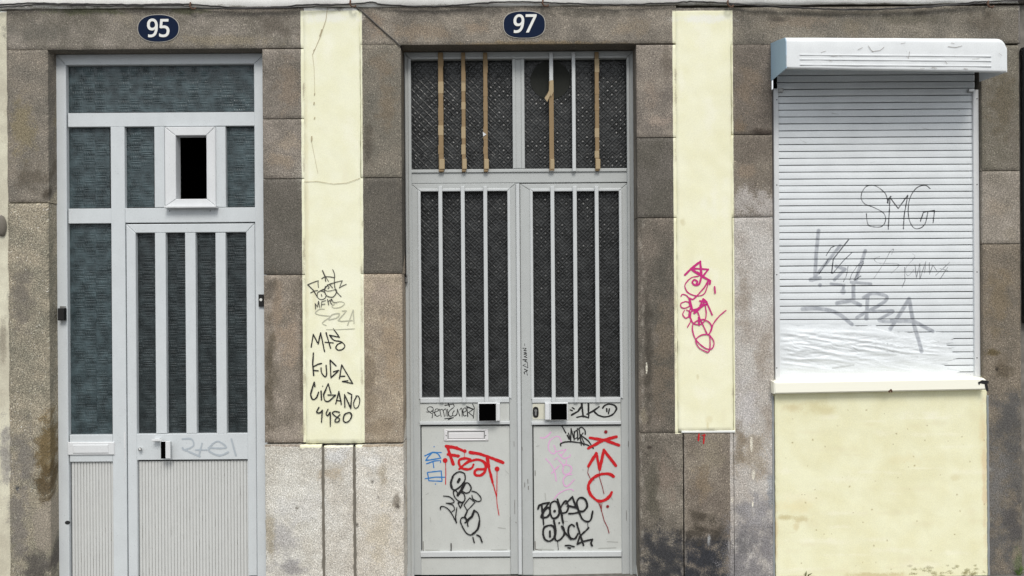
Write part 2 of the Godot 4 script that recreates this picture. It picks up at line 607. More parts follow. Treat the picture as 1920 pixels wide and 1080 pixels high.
func paint_wall_map():
	fill([-80, -60, 2000, 1140], [125, 118, 109], [113, 108, 100], 0.2, 60)
	# left margin: old cream paint
	fill([-80, 10, 20, 1140], [214, 210, 190], [190, 184, 166], 0.05, 14)
	# upper wall
	fill([-80, -60, 2000, 16], [246, 246, 242], [234, 233, 228], 0.04, 22)
	# surround of the left door
	fill([12, 15, 570, 92], [141, 134, 125], [111, 106, 97], 0.24, 62)
	fill([13, 92, 112, 380], [136, 128, 117], [115, 110, 102], 0.26, 66)
	fill([17, 380, 116, 1140], [157, 148, 131], [129, 125, 112], 0.34, 100)
	fill([492, 90, 572, 335], [140, 132, 123], [113, 107, 99], 0.24, 60)
	fill([492, 335, 574, 515], [107, 102, 95], [97, 93, 86], 0.22, 56)
	fill([492, 515, 578, 832], [121, 113, 102], [151, 141, 130], 0.24, 60)
	# base stones between the doors
	fill([494, 832, 610, 1140], [210, 207, 199], [190, 185, 175], 0.22, 96)
	fill([607, 832, 667, 1140], [206, 202, 194], [190, 184, 174], 0.22, 96)
	fill([665, 832, 770, 1140], [211, 206, 197], [193, 186, 175], 0.22, 96)
	# surround of the double door
	fill([672, 12, 1268, 83], [144, 136, 125], [115, 109, 101], 0.24, 60)
	fill([672, 83, 770, 333], [129, 122, 111], [112, 108, 99], 0.24, 60)
	fill([672, 333, 770, 513], [104, 99, 91], [94, 90, 84], 0.22, 56)
	fill([672, 513, 770, 832], [167, 154, 136], [143, 132, 119], 0.24, 62)
	fill([1180, 83, 1272, 258], [148, 139, 128], [119, 112, 105], 0.24, 60)
	fill([1180, 258, 1274, 408], [106, 101, 95], [96, 92, 85], 0.22, 56)
	fill([1180, 408, 1276, 812], [93, 89, 82], [117, 109, 100], 0.26, 62)
	fill([1180, 812, 1284, 1140], [129, 122, 112], [103, 97, 89], 0.28, 66)
	fill([1284, 806, 1369, 1140], [139, 130, 118], [116, 107, 98], 0.25, 62)
	# window surround
	fill([1364, 13, 1914, 83], [129, 122, 111], [107, 102, 94], 0.24, 60)
	fill([1364, 83, 1452, 252], [124, 115, 106], [107, 100, 92], 0.24, 60)
	fill([1368, 252, 1452, 407], [132, 124, 113], [114, 106, 97], 0.24, 60)
	fill([1368, 407, 1456, 1140], [190, 186, 181], [174, 167, 160], 0.22, 62)
	fill([1836, 84, 1916, 320], [125, 119, 109], [113, 108, 97], 0.24, 60)
	fill([1836, 320, 1916, 457], [153, 145, 135], [131, 124, 114], 0.24, 60)
	fill([1836, 457, 1930, 1140], [129, 119, 106], [113, 106, 96], 0.26, 62)
	fill([1914, -10, 2000, 1140], [129, 124, 120], [112, 108, 105], 0.2, 50)
	# rendered strips and the panel under the window
	# ---- marks that the stone and paint carry
	for b in [[235, 30, 22, 16, [147, 139, 125]], [70, 60, 60, 22, [104, 101, 94]], [420, 75, 120, 10, [138, 128, 110]], [520, 45, 40, 25, [88, 82, 74]], [170, 20, 70, 8, [86, 90, 66]], [350, 20, 40, 6, [92, 94, 70]]]:
		stain(b[0], b[1], b[2], b[3], b[4], 0.6)
	for b in [[540, 270, 22, 18, [156, 143, 127]], [525, 300, 26, 16, [147, 133, 116]], [540, 160, 24, 50, [130, 117, 103]], [520, 580, 14, 60, [143, 127, 110]], [545, 640, 20, 60, [151, 135, 118]], [505, 700, 10, 110, [87, 79, 67]], [566, 650, 6, 150, [84, 77, 67]], [505, 540, 12, 30, [84, 78, 70]]]:
		stain(b[0], b[1], b[2], b[3], b[4], 0.65)
	for b in [[40, 240, 26, 60, [131, 121, 97]], [60, 330, 30, 24, [96, 89, 79]], [95, 365, 14, 14, [69, 63, 55]], [40, 560, 20, 60, [110, 105, 98]], [45, 860, 24, 60, [116, 112, 107]], [36, 980, 18, 90, [119, 114, 109]], [86, 850, 20, 60, [101, 84, 55]], [84, 915, 18, 40, [83, 70, 51]], [70, 1060, 26, 36, [78, 74, 72]], [33, 914, 5, 7, [50, 56, 66]], [105, 1040, 8, 50, [112, 107, 100]]]:
		stain(b[0], b[1], b[2], b[3], b[4], 0.75)
	stain(86, 990, 27, 46, [147, 139, 127], 0.95, 0.4, 8.0)      # cement repair
	stain(8, 850, 12, 60, [140, 136, 132], 0.8)
	stain(4, 640, 8, 40, [139, 132, 118], 0.7)
	for b in [[530, 1000, 36, 40, [162, 159, 158]], [560, 950, 60, 30, [206, 204, 200]], [545, 1058, 30, 20, [141, 138, 139]], [512, 995, 10, 40, [159, 149, 129]], [625, 885, 20, 16, [162, 148, 128]], [640, 850, 24, 14, [206, 206, 206]], [722, 880, 10, 26, [165, 155, 138]], [720, 1000, 30, 50, [191, 181, 163]], [700, 860, 30, 16, [210, 208, 204]], [748, 930, 7, 20, [120, 112, 101]], [702, 897, 4, 4, [88, 84, 78]], [714, 927, 4, 4, [83, 78, 72]], [673, 978, 4, 4, [83, 78, 72]], [750, 945, 4, 5, [84, 78, 72]], [562, 946, 5, 4, [96, 91, 83]]]:
		stain(b[0], b[1], b[2], b[3], b[4], 0.7)
	for b in [[790, 60, 60, 18, [138, 123, 106]], [890, 50, 26, 14, [145, 129, 112]], [1010, 82, 140, 6, [145, 125, 95]], [700, 45, 18, 22, [134, 118, 103]], [860, 20, 120, 8, [87, 83, 78]], [1180, 50, 40, 16, [138, 126, 110]], [1100, 25, 80, 8, [90, 86, 79]]]:
		stain(b[0], b[1], b[2], b[3], b[4], 0.6)
	for b in [[715, 120, 24, 22, [128, 115, 99]], [725, 200, 18, 50, [118, 106, 90]], [690, 270, 10, 40, [84, 78, 70]], [720, 545, 28, 26, [162, 148, 136]], [735, 660, 20, 80, [157, 139, 117]], [690, 720, 14, 90, [118, 106, 90]], [710, 800, 36, 22, [137, 123, 105]]]:
		stain(b[0], b[1], b[2], b[3], b[4], 0.6)
	for b in [[1232, 225, 24, 12, [164, 149, 136]], [1222, 170, 16, 30, [143, 130, 118]], [1250, 120, 12, 30, [107, 99, 90]], [1245, 640, 16, 90, [117, 106, 92]], [1236, 720, 24, 60, [112, 102, 90]], [1215, 660, 8, 150, [67, 63, 57]], [1206, 775, 8, 16, [139, 131, 114]], [1217, 838, 5, 4, [50, 44, 40]], [1250, 900, 20, 50, [132, 119, 108]], [1222, 920, 14, 70, [80, 77, 68]]]:
		stain(b[0], b[1], b[2], b[3], b[4], 0.65)
	# road dirt thrown up on the base of the pillar
	for i in 24:
		stain(1208 + rng.randf() * 70, 1052 + rng.randf_range(-38, 40), 26, 26, [62, 62, 64], 0.7, 1.3, 1.5)
	for i in 26:
		stain(1294 + rng.randf() * 64, 1044 + rng.randf_range(-46, 50), 28, 28, [56, 57, 61], 0.7, 1.3, 1.5)
	for i in 8:
		stain(1290 + rng.randf() * 70, 985 + rng.randf_range(-14, 20), 22, 16, [75, 69, 61], 0.6, 1.3, 1.3)
	stain(1330, 850, 34, 30, [138, 129, 112], 0.5)
	stain(1314, 905, 20, 30, [128, 112, 91], 0.5)
	stain(1328, 1012, 4, 14, [160, 162, 164], 0.8, 0.5)
	stain(1366, 1024, 3, 20, [160, 157, 156], 0.7, 0.5)
	for i in 16: stain(1282 + rng.randf_range(-3, 3), 830 + i * 16, 3.5, 8, [145, 137, 128], 0.6)
	for i in 22: stain(1203 + rng.randf_range(-3, 4), 420 + i * 30 + rng.randf() * 12, 3, 8, [154, 148, 139], 0.5)
	# window surround: scrubbed and weathered areas
	for i in 26: stain(1376 + rng.randf() * 76, 945 + rng.randf() * 160, 30, 26, [130, 127, 128], 0.7, 1.1, 1.5)
	for i in 34: stain(1846 + rng.randf() * 76, 745 + rng.randf() * 360, 28, 34, [97, 95, 93], 0.6, 1.1, 1.4)
	for b in [[1400, 160, 22, 40, [126, 113, 99]], [1430, 246, 22, 6, [66, 58, 52]], [1385, 235, 14, 16, [122, 107, 90]], [1400, 320, 24, 14, [137, 123, 108]]]:
		stain(b[0], b[1], b[2], b[3], b[4], 0.7)
	for i in 9: stain(1382 + i * 8, 382 + rng.randf_range(-8, 8), 14, 30, [170, 164, 159], 0.8, 0.9, 1.6)
	for b in [[1420, 470, 24, 50, [190, 186, 182]], [1395, 560, 14, 60, [148, 137, 125]], [1430, 660, 18, 40, [150, 139, 127]], [1400, 760, 22, 50, [186, 182, 182]], [1410, 850, 34, 44, [145, 132, 114]], [1440, 790, 12, 30, [148, 137, 125]], [1386, 830, 12, 40, [123, 111, 95]], [1420, 960, 26, 30, [162, 159, 160]], [1395, 1020, 22, 26, [111, 109, 110]], [1440, 1040, 14, 30, [132, 129, 131]], [1446, 920, 8, 40, [132, 138, 146]]]:
		stain(b[0], b[1], b[2], b[3], b[4], 0.6)
	for b in [[1408, 832, 2.5, 14], [1372, 939, 2, 6], [1411, 945, 2, 6], [1412, 890, 3, 10], [1212, 690, 2, 12]]:
		stain(b[0], b[1], b[2], b[3], [222, 216, 200], 0.9, 0.4, 4.0)
	for b in [[1490, 40, 60, 14, [129, 117, 103]], [1460, 36, 22, 6, [70, 66, 61]], [1600, 55, 20, 24, [123, 114, 99]], [1850, 40, 40, 18, [96, 89, 79]], [1700, 35, 90, 10, [90, 86, 76]], [1590, 24, 200, 6, [76, 72, 65]]]:
		stain(b[0], b[1], b[2], b[3], b[4], 0.6)
	for b in [[1880, 200, 26, 70, [100, 92, 77]], [1900, 260, 10, 60, [118, 111, 102]], [1870, 390, 22, 20, [148, 137, 123]], [1895, 440, 14, 12, [151, 142, 129]], [1872, 560, 24, 60, [124, 111, 91]], [1858, 661, 14, 8, [84, 73, 48]], [1880, 690, 20, 20, [89, 80, 67]], [1868, 692, 3, 4, [40, 36, 34]], [1890, 800, 30, 40, [87, 85, 83]], [1870, 900, 22, 60, [119, 116, 113]], [1900, 980, 18, 50, [82, 79, 78]], [1908, 1050, 10, 30, [98, 106, 76]]]:
		stain(b[0], b[1], b[2], b[3], b[4], 0.65)
	# paint: damp, scuffs, new filler
	fill([567, 20, 681, 834], [241, 240, 216], [236, 234, 204], 0.02, 12, 128.0, 0.003)
	fill([1264, 20, 1376, 812], [241, 239, 212], [236, 233, 200], 0.02, 12, 128.0, 0.003)
	fill([1451, 716, 1851, 1140], [238, 236, 204], [231, 227, 190], 0.025, 16, 128.0, 0.003)
	for b in [[575, 400, 5, 300, [226, 218, 184]], [590, 560, 6, 40, [226, 220, 186]], [620, 34, 60, 12, [240, 240, 234]], [1316, 34, 60, 10, [238, 238, 236]], [1280, 415, 6, 8, [214, 206, 170]], [1328, 785, 9, 10, [222, 214, 176]], [1327, 796, 3, 8, [214, 204, 162]], [1308, 706, 3, 5, [214, 206, 170]]]:
		stain(b[0], b[1], b[2], b[3], b[4], 0.6, 0.5, 2.0, 0.03)
	for b in [[1540, 765, 40, 16, [206, 194, 148]], [1486, 762, 24, 10, [208, 192, 150]], [1500, 930, 46, 14, [240, 234, 204]], [1490, 948, 42, 16, [232, 220, 176]], [1470, 968, 24, 6, [181, 164, 116]], [1502, 972, 20, 7, [190, 173, 125]], [1494, 984, 8, 10, [210, 194, 148]], [1455, 1000, 5, 60, [218, 192, 148]], [1846, 900, 5, 150, [214, 186, 150]], [1842, 800, 8, 60, [222, 206, 164]], [1640, 1076, 60, 6, [189, 171, 125]], [1500, 1080, 40, 5, [206, 186, 146]], [1700, 860, 46, 10, [228, 220, 180]], [1792, 891, 12, 8, [224, 218, 182]], [1792, 894, 8, 6, [222, 214, 176]]]:
		stain(b[0], b[1], b[2], b[3], b[4], 0.5, 0.6, 1.6, 0.04)
	for i in 40: stain(1700 + rng.randf() * 146, 1066 + rng.randf_range(-8, 14), 2 + rng.randf() * 5, 1.2 + rng.randf() * 2, [130, 124, 87], 0.55, 1.4)
	for i in 60: stain(1460 + rng.randf() * 390, 760 + rng.randf() * 320, 0.9 + rng.randf(), 0.9 + rng.randf(), [163, 150, 110], 0.7)
	for i in 70: stain(rng.randf() * 1920, 12 + rng.randf_range(-6, 5), 6 + rng.randf() * 20, 1.5 + rng.randf() * 2, [140, 135, 124], 0.6, 1.2)
	for i in 46:
		var px := 1462 + rng.randf() * 380
		var py := 770 + rng.randf() * 300
		stain(px, py, 14 + rng.randf() * 50, 2 + rng.randf() * 7, [248, 245, 226] if rng.randf() < 0.6 else [226, 218, 184], 0.35, 0.9, 1.2, 0.03)
	for i in 30:
		var lx := 572 + rng.randf() * 104 if i % 2 == 0 else 1270 + rng.randf() * 102
		stain(lx, 40 + rng.randf() * 770, 5 + rng.randf() * 16, 8 + rng.randf() * 40, [248, 246, 232] if rng.randf() < 0.5 else [230, 224, 194], 0.35, 0.9, 1.2, 0.03)
	for i in 26:
		var e: float = [569, 679, 1266, 1375][i % 4]
		stain(e + rng.randf_range(-1, 1) + (400 - 400) * 0.0, 60 + rng.randf() * 740, 2.2, 8 + rng.randf() * 30, [168, 160, 138], 0.5, 1.2, 1.4, 0.1)
	# trowel marks and thick edges in the paint (relief only)
	for r in [[566, 20, 678, 834], [1264, 20, 1371, 812], [1448, 716, 1858, 1140]]:
		var a := tpos(r[0], r[1])
		var b := tpos(r[2], r[3])
		for y in range(clampi(int(a.y), 0, TH), clampi(int(b.y), 0, TH)):
			for x in range(clampi(int(a.x), 0, TW), clampi(int(b.x), 0, TW)):
				var k := y * TW + x
				hgt[k] = clampi(int(128 + (n_mid[k] - 128) * 0.28 + (n_warp[k] - 128) * 0.16 + (n_fine[k] - 128) * 0.05), 0, 255)

# ------------------------------------------------------------------ ground
func build_ground():
	var slope := 0.0135
	var sheet := func(called: String, z0: float, z1: float, y: float, thick: float, mat: Material):
		var st := begin()
		var l := -120.0
		var r := 120.0
		var p := [Vector3(l, y + l * slope, z0), Vector3(r, y + r * slope, z0), Vector3(r, y + r * slope, z1), Vector3(l, y + l * slope, z1)]
		quad(st, p[0], p[1], p[2], p[3])
		var d := Vector3(0, -thick, 0)
		quad(st, p[3], p[2], p[2] + d, p[3] + d)
		quad(st, p[1], p[0], p[0] + d, p[1] + d)
		var o := put(st, called, mat, self)
		tag(o, "", "", "", "structure")
	sheet.call("pavement", -0.5, 1.75, -0.045, 0.3, M.paving)
	sheet.call("kerb", 1.752, 1.9, -0.042, 0.3, M.cement)
	sheet.call("road", 1.902, 120.0, -0.16, 0.2, M.asphalt)

# ------------------------------------------------------------------ walls
func build_walls():
	# masonry behind the dressed stone and the render
	var edges := [[-6.0, F(89, 540).x], [F(495, 540).x, F(754, 540).x], [F(1197.5, 540).x, F(1447, 540).x], [F(1843, 540).x, 6.0]]
	var core := thing("rear_masonry", "brown masonry seen in the joints behind the dressed granite", "masonry", Vector3(0, 0, -0.2))
	core.set_meta("kind", "structure")
	for e in edges: wbar(core, "pier", [e[0] - 0.004 if e[0] < -5 else e[0] + 0.004, 2.70, e[1] - 0.004, -0.3], -0.03, -0.33, M.core, 0.001)
	wbar(core, "beam", [-6.0, 3.2, 6.0, 2.80], -0.03, -0.33, M.core, 0.001)
	wbar(core, "beam", [F(1447, 540).x, 0.9, F(1843, 540).x, -0.3], -0.09, -0.33, M.core, 0.001)
	# upper wall, white, a little proud of the lintels
	var up := thing("upper_wall", "white painted wall above the granite lintels", "wall", Vector3(0, 2.97, 0))
	var top_y: float = F(960, 13).y
	block(up, "wall_face", [-2.75, 3.35, 2.75, top_y], 0.012, -0.3, M.plaster, 0.005, 0.008, 0.05, 0.010)
	wbar(up, "wall_face", [-6.0, 5.6, 6.0, 3.35], 0.010, -0.3, M.white, 0.001)
	wbar(up, "wall_face", [-6.0, 3.35, -2.75, top_y], 0.010, -0.3, M.white, 0.001)
	wbar(up, "wall_face", [2.75, 3.35, 6.0, top_y], 0.010, -0.3, M.white, 0.001)
	# rendered strips between the surrounds
	var s1 := thing("wall_strip", "cream rendered wall strip with black marker tags between doors 95 and 97", "wall", F(624, 834), "cream strips between the surrounds")
	block(s1, "render", [F(570.5, 430).x, F(624, 14).y, F(677.5, 430).x, F(624, 832).y], 0.0015, -0.05, M.plaster, 0.0014, 0.0045, 0.02, 0.003)
	wall_tags_left(s1)
	var s2 := thing("wall_strip", "cream rendered wall strip with magenta tag between door 97 and shutter", "wall", F(1320, 812), "cream strips between the surrounds")
	block(s2, "render", [F(1268, 415).x, F(1317, 14).y, F(1373, 415).x, F(1325, 810).y], 0.0015, -0.05, M.plaster, 0.0014, 0.0045, 0.02, 0.003)
	wall_tags_right(s2)
	# white filler ridge under the second strip
	bar(s2, "plaster_edge", [1278, 807.5, 1379, 812], 0.004, -0.05, M.enamel_white, 0.003)
	# panel under the window with its sill
	var ap := thing("window_apron", "cream rendered wall panel under the shuttered window", "wall", F(1650, 1080))
	block(ap, "render", [F(1453, 900).x, F(1650, 728).y, F(1850, 900).x, -0.2], 0.004, -0.085, M.plaster, 0.0012, 0.003, 0.02, 0.003)
	var sill := thing("window_sill", "cream painted stone sill below the roller shutter", "sill", F(1650, 738))
	var q := [F(1451, 716, 0.05), F(1845, 709, 0.05), F(1853, 715, 0.05), F(1851, 731, 0.05), F(1452, 739, 0.05)]
	var q2 := []
	for p in q: q2.append(Vector2(p.x, p.y))
	var st := begin()
	prism(st, q2, 0.05, -0.06, 0.007)
	put(st, "sill_slab", std(rgb(247, 245, 230), 0.6), sill)
	graffiti(sill, "chipped_paint", "black mark on the end of the sill", 1420, 580, 3.84, [["L", 14, [1598, 530, 1620, 518, 1660, 522]], ["L", 20, [1615, 524, 1655, 527]], ["L", 16, [1645, 530, 1655, 582]], ["D", 8, [1598, 540]]], 0.0512, M.ink)
	graffiti(sill, "chipped_paint", "brown chip in the lower edge of the sill", 1420, 580, 3.84, [["L", 12, [950, 592, 962, 580, 968, 592]]], 0.0512, M.rust)
	# cement fillets beside the apron
	for r in [[1447.5, 742, 1453, 1085], [1849.5, 740, 1855.5, 1085]]:
		block(ap, "cement_fillet", W(r, 0.0), 0.0025, -0.06, M.cement, 0.003, 0.006, 0.012, 0.003)
	# the neighbouring wall and old paint at the left edge, the neighbour at the right edge
	var nl := thing("neighbour_wall", "peeling cream wall beside the rough granite jamb of door 95", "wall", Vector3(-3, 0, 0))
	wbar(nl, "wall_face", [-6.0, top_y, -2.76, -0.3], -0.003, -0.05, M.plain_cream, 0.001)
	block(nl, "wall_face", [-2.76, top_y, F(20, 540).x, -0.3], -0.002, -0.05, M.plaster, 0.004, 0.003, 0.03, 0.004)
	var st2 := begin(0)
	var c := F(3, 424, 0.005)
	for k in 12:
		for j in 4:
			var pt := func(i: int, l: int) -> Vector3:
				var an := -TAU * i / 12.0
				var e := PI * 0.5 * l / 4.0
				var rad := cos(e) * (1.0 + 0.15 * wob.get_noise_2d(i * 3.0, 4.0))
				return c + Vector3(cos(an) * 0.027 * rad, sin(an) * 0.055 * rad, sin(e) * 0.02)
			quad(st2, pt.call(k, j + 1), pt.call((k + 1) % 12, j + 1), pt.call((k + 1) % 12, j), pt.call(k, j))
	put(st2, "cement_lump", M.mortar, nl)
	var nr := thing("neighbour_wall", "grey wall behind the dark pipe beyond the shuttered window", "wall", Vector3(3, 0, 0))
	wbar(nr, "wall_face", [F(1914.5, 540).x, top_y, 6.0, -0.3], -0.02, -0.3, M.plain_grey, 0.002)
	var pipe := thing("drain_pipe", "dark pipe running down beside the shuttered window's granite jamb", "pipe", F(1927, 606, 0.0))
	var st3 := begin(0)
	tube(st3, [F(1924, 90, 0.0), F(1926, 350, 0.0), F(1928, 606, 0.0)], 0.026, 12)
	put(st3, "pipe_run", M.seal, pipe)

func wall_tags_left(p: Node):
	var z := 0.0036
	graffiti(p, "graffiti", "thin grey marker scrawl at the top", 565, 500, 9, [
		["L", 17, [355, 65, 400, 160, 410, 245]], ["L", 13, [345, 200, 400, 165, 480, 170, 560, 185]], ["L", 9, [410, 165, 460, 250]],
		["C", 13, [530, 50, 560, 140, 555, 260, 570, 370, 600, 430, 670, 505]], ["L", 14, [105, 305, 200, 265, 285, 235, 280, 280, 290, 350]],
		["L", 17, [110, 305, 200, 395, 270, 510]], ["L", 13, [155, 440, 220, 410, 275, 400]],
		["C", 12, [270, 470, 280, 430, 330, 410, 390, 430, 415, 480, 400, 530, 340, 555, 285, 530, 265, 480]], ["L", 12, [335, 465, 345, 500]],
		["C", 13, [405, 330, 390, 400, 410, 470, 460, 505, 530, 510, 580, 460, 595, 400, 575, 380]], ["C", 14, [400, 360, 440, 320, 470, 345, 450, 370]],
		["L", 12, [430, 310, 500, 285, 600, 255, 690, 235, 640, 355, 700, 320, 760, 295]], ["L", 14, [480, 300, 525, 355]], ["C", 10, [395, 390, 440, 410, 520, 400, 580, 380]], ["L", 14, [280, 430, 340, 395, 395, 375]],
		["L", 12, [240, 710, 232, 620, 270, 680, 290, 580, 310, 690]], ["L", 11, [335, 680, 345, 590, 410, 570]], ["L", 11, [350, 635, 400, 630]],
		["L", 12, [440, 550, 460, 640]], ["L", 12, [445, 590, 510, 545, 490, 600, 520, 640]], ["L", 12, [510, 545, 540, 600, 600, 605]]], z, M.ink_grey)
	graffiti(p, "graffiti", "faint pale grey scrawl", 565, 500, 9, [
		["C", 14, [390, 715, 300, 720, 235, 780, 300, 810, 430, 830, 490, 840, 370, 930, 360, 965, 420, 990]], ["C", 16, [460, 890, 520, 810, 640, 790, 600, 860, 470, 895]],
		["L", 15, [690, 745, 760, 745, 620, 905, 680, 920, 860, 905]], ["L", 15, [780, 985, 875, 730, 890, 960]],
		["C", 11, [600, 590, 680, 590, 730, 620, 660, 680, 560, 695, 515, 670, 560, 630]], ["L", 9, [420, 1060, 600, 1060, 900, 1045]]], z, M.ink_faint)
	graffiti(p, "graffiti", "black marker tag reading MTS KUGA CIGANO 4480", 565, 610, 5.4, [
		["L", 11, [100, 220, 120, 90, 170, 190, 195, 75, 235, 265]], ["L", 11, [250, 75, 295, 230]], ["L", 11, [240, 170, 322, 178]], ["L", 11, [325, 35, 385, 120, 285, 100]],
		["C", 11, [285, 100, 330, 150, 400, 165, 440, 205, 420, 240, 375, 252, 350, 230, 365, 195, 405, 175]],
		["L", 14, [122, 280, 115, 390, 125, 505]], ["L", 11, [120, 420, 165, 395, 205, 385]], ["L", 10, [120, 455, 170, 460]], ["C", 11, [200, 430, 205, 480, 240, 522, 255, 490, 250, 405]],
		["L", 11, [290, 350, 352, 410]], ["L", 11, [290, 350, 300, 530, 380, 455, 325, 470]], ["L", 11, [385, 540, 408, 400, 520, 588, 415, 568, 470, 560]], ["L", 10, [390, 515, 440, 515]],
		["C", 13, [130, 575, 110, 640, 95, 700, 115, 750, 150, 735, 175, 675]], ["L", 12, [130, 575, 138, 620]], ["L", 13, [200, 665, 203, 755]], ["D", 10, [215, 615]],
		["L", 12, [272, 590, 225, 700]], ["C", 11, [225, 700, 235, 755, 270, 770, 310, 740, 345, 705]], ["L", 11, [272, 590, 300, 690]], ["L", 10, [270, 705, 345, 705]],
		["L", 11, [348, 795, 380, 668, 405, 800]], ["L", 10, [360, 760, 395, 765]], ["L", 11, [440, 828, 437, 700, 500, 840, 510, 700, 470, 680]],
		["C", 9, [560, 715, 530, 780, 540, 835, 575, 825, 592, 760, 575, 715, 550, 715]],
		["C", 12, [178, 830, 155, 880, 185, 885, 213, 860]], ["L", 11, [213, 860, 203, 980]], ["C", 11, [270, 850, 250, 890, 265, 915, 290, 880]], ["L", 11, [293, 880, 293, 1022]],
		["C", 11, [385, 880, 340, 870, 315, 890, 345, 920, 385, 945, 375, 975, 340, 975, 350, 945, 390, 905]], ["C", 12, [490, 880, 440, 900, 425, 960, 450, 982, 490, 960, 510, 910, 490, 880]]], z, M.ink)
	# cracks in the render, flat strokes with the groove shade painted in
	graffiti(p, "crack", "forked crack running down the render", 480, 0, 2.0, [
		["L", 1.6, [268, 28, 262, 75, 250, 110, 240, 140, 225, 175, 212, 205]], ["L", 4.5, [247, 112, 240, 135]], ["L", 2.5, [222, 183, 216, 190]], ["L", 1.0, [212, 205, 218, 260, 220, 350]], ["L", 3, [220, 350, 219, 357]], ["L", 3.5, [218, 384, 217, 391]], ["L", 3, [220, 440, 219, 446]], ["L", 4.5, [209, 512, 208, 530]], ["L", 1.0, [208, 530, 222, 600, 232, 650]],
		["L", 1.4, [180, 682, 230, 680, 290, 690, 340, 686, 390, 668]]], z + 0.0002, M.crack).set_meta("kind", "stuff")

func wall_tags_right(p: Node):
	var z := 0.0036
	graffiti(p, "graffiti", "looping magenta marker tag", 1265, 480, 5.4, [
		["L", 19, [105, 190, 165, 130, 260, 55, 270, 200]], ["L", 17, [165, 125, 340, 135, 280, 215]], ["L", 19, [180, 140, 270, 200, 360, 255]], ["L", 19, [230, 165, 300, 215, 360, 250, 355, 285]],
		["C", 16, [270, 210, 250, 280, 210, 295, 180, 270, 200, 240, 230, 260, 220, 285]], ["C", 10, [240, 205, 170, 220, 110, 280, 110, 330, 150, 380, 240, 405, 300, 380, 330, 310, 340, 260]],
		["L", 13, [340, 250, 300, 320, 220, 410, 185, 440, 150, 430]], ["C", 11, [65, 405, 80, 388, 120, 400, 150, 440]], ["L", 20, [150, 430, 160, 490, 180, 550, 230, 540, 290, 490]],
		["L", 18, [255, 455, 325, 470, 290, 435, 260, 500, 330, 490]], ["L", 18, [200, 575, 300, 490]], ["L", 14, [330, 480, 380, 595]],
		["C", 10, [110, 460, 65, 480, 65, 515, 100, 528, 150, 505, 145, 470, 110, 460]], ["C", 10, [100, 550, 82, 590, 110, 628, 145, 610, 160, 570, 120, 545]], ["C", 10, [160, 530, 145, 600, 165, 650, 130, 720]],
		["C", 11, [170, 560, 160, 620, 190, 680, 250, 695, 300, 660, 320, 590, 310, 500]], ["L", 11, [235, 570, 260, 640, 330, 790]], ["L", 18, [245, 620, 250, 700]],
		["C", 11, [290, 640, 220, 660, 180, 710, 190, 790, 215, 850]], ["C", 11, [290, 640, 350, 670, 375, 720, 355, 780]], ["C", 10, [520, 550, 450, 610, 390, 690, 370, 760, 345, 795]],
		["C", 11, [345, 795, 270, 800, 215, 850, 240, 920, 300, 960, 345, 970, 360, 910, 355, 800]], ["C", 11, [215, 850, 290, 920, 360, 945, 395, 910, 395, 860, 355, 800]], ["L", 13, [405, 310, 410, 375]], ["D", 20, [345, 795]]], z, M.magenta)

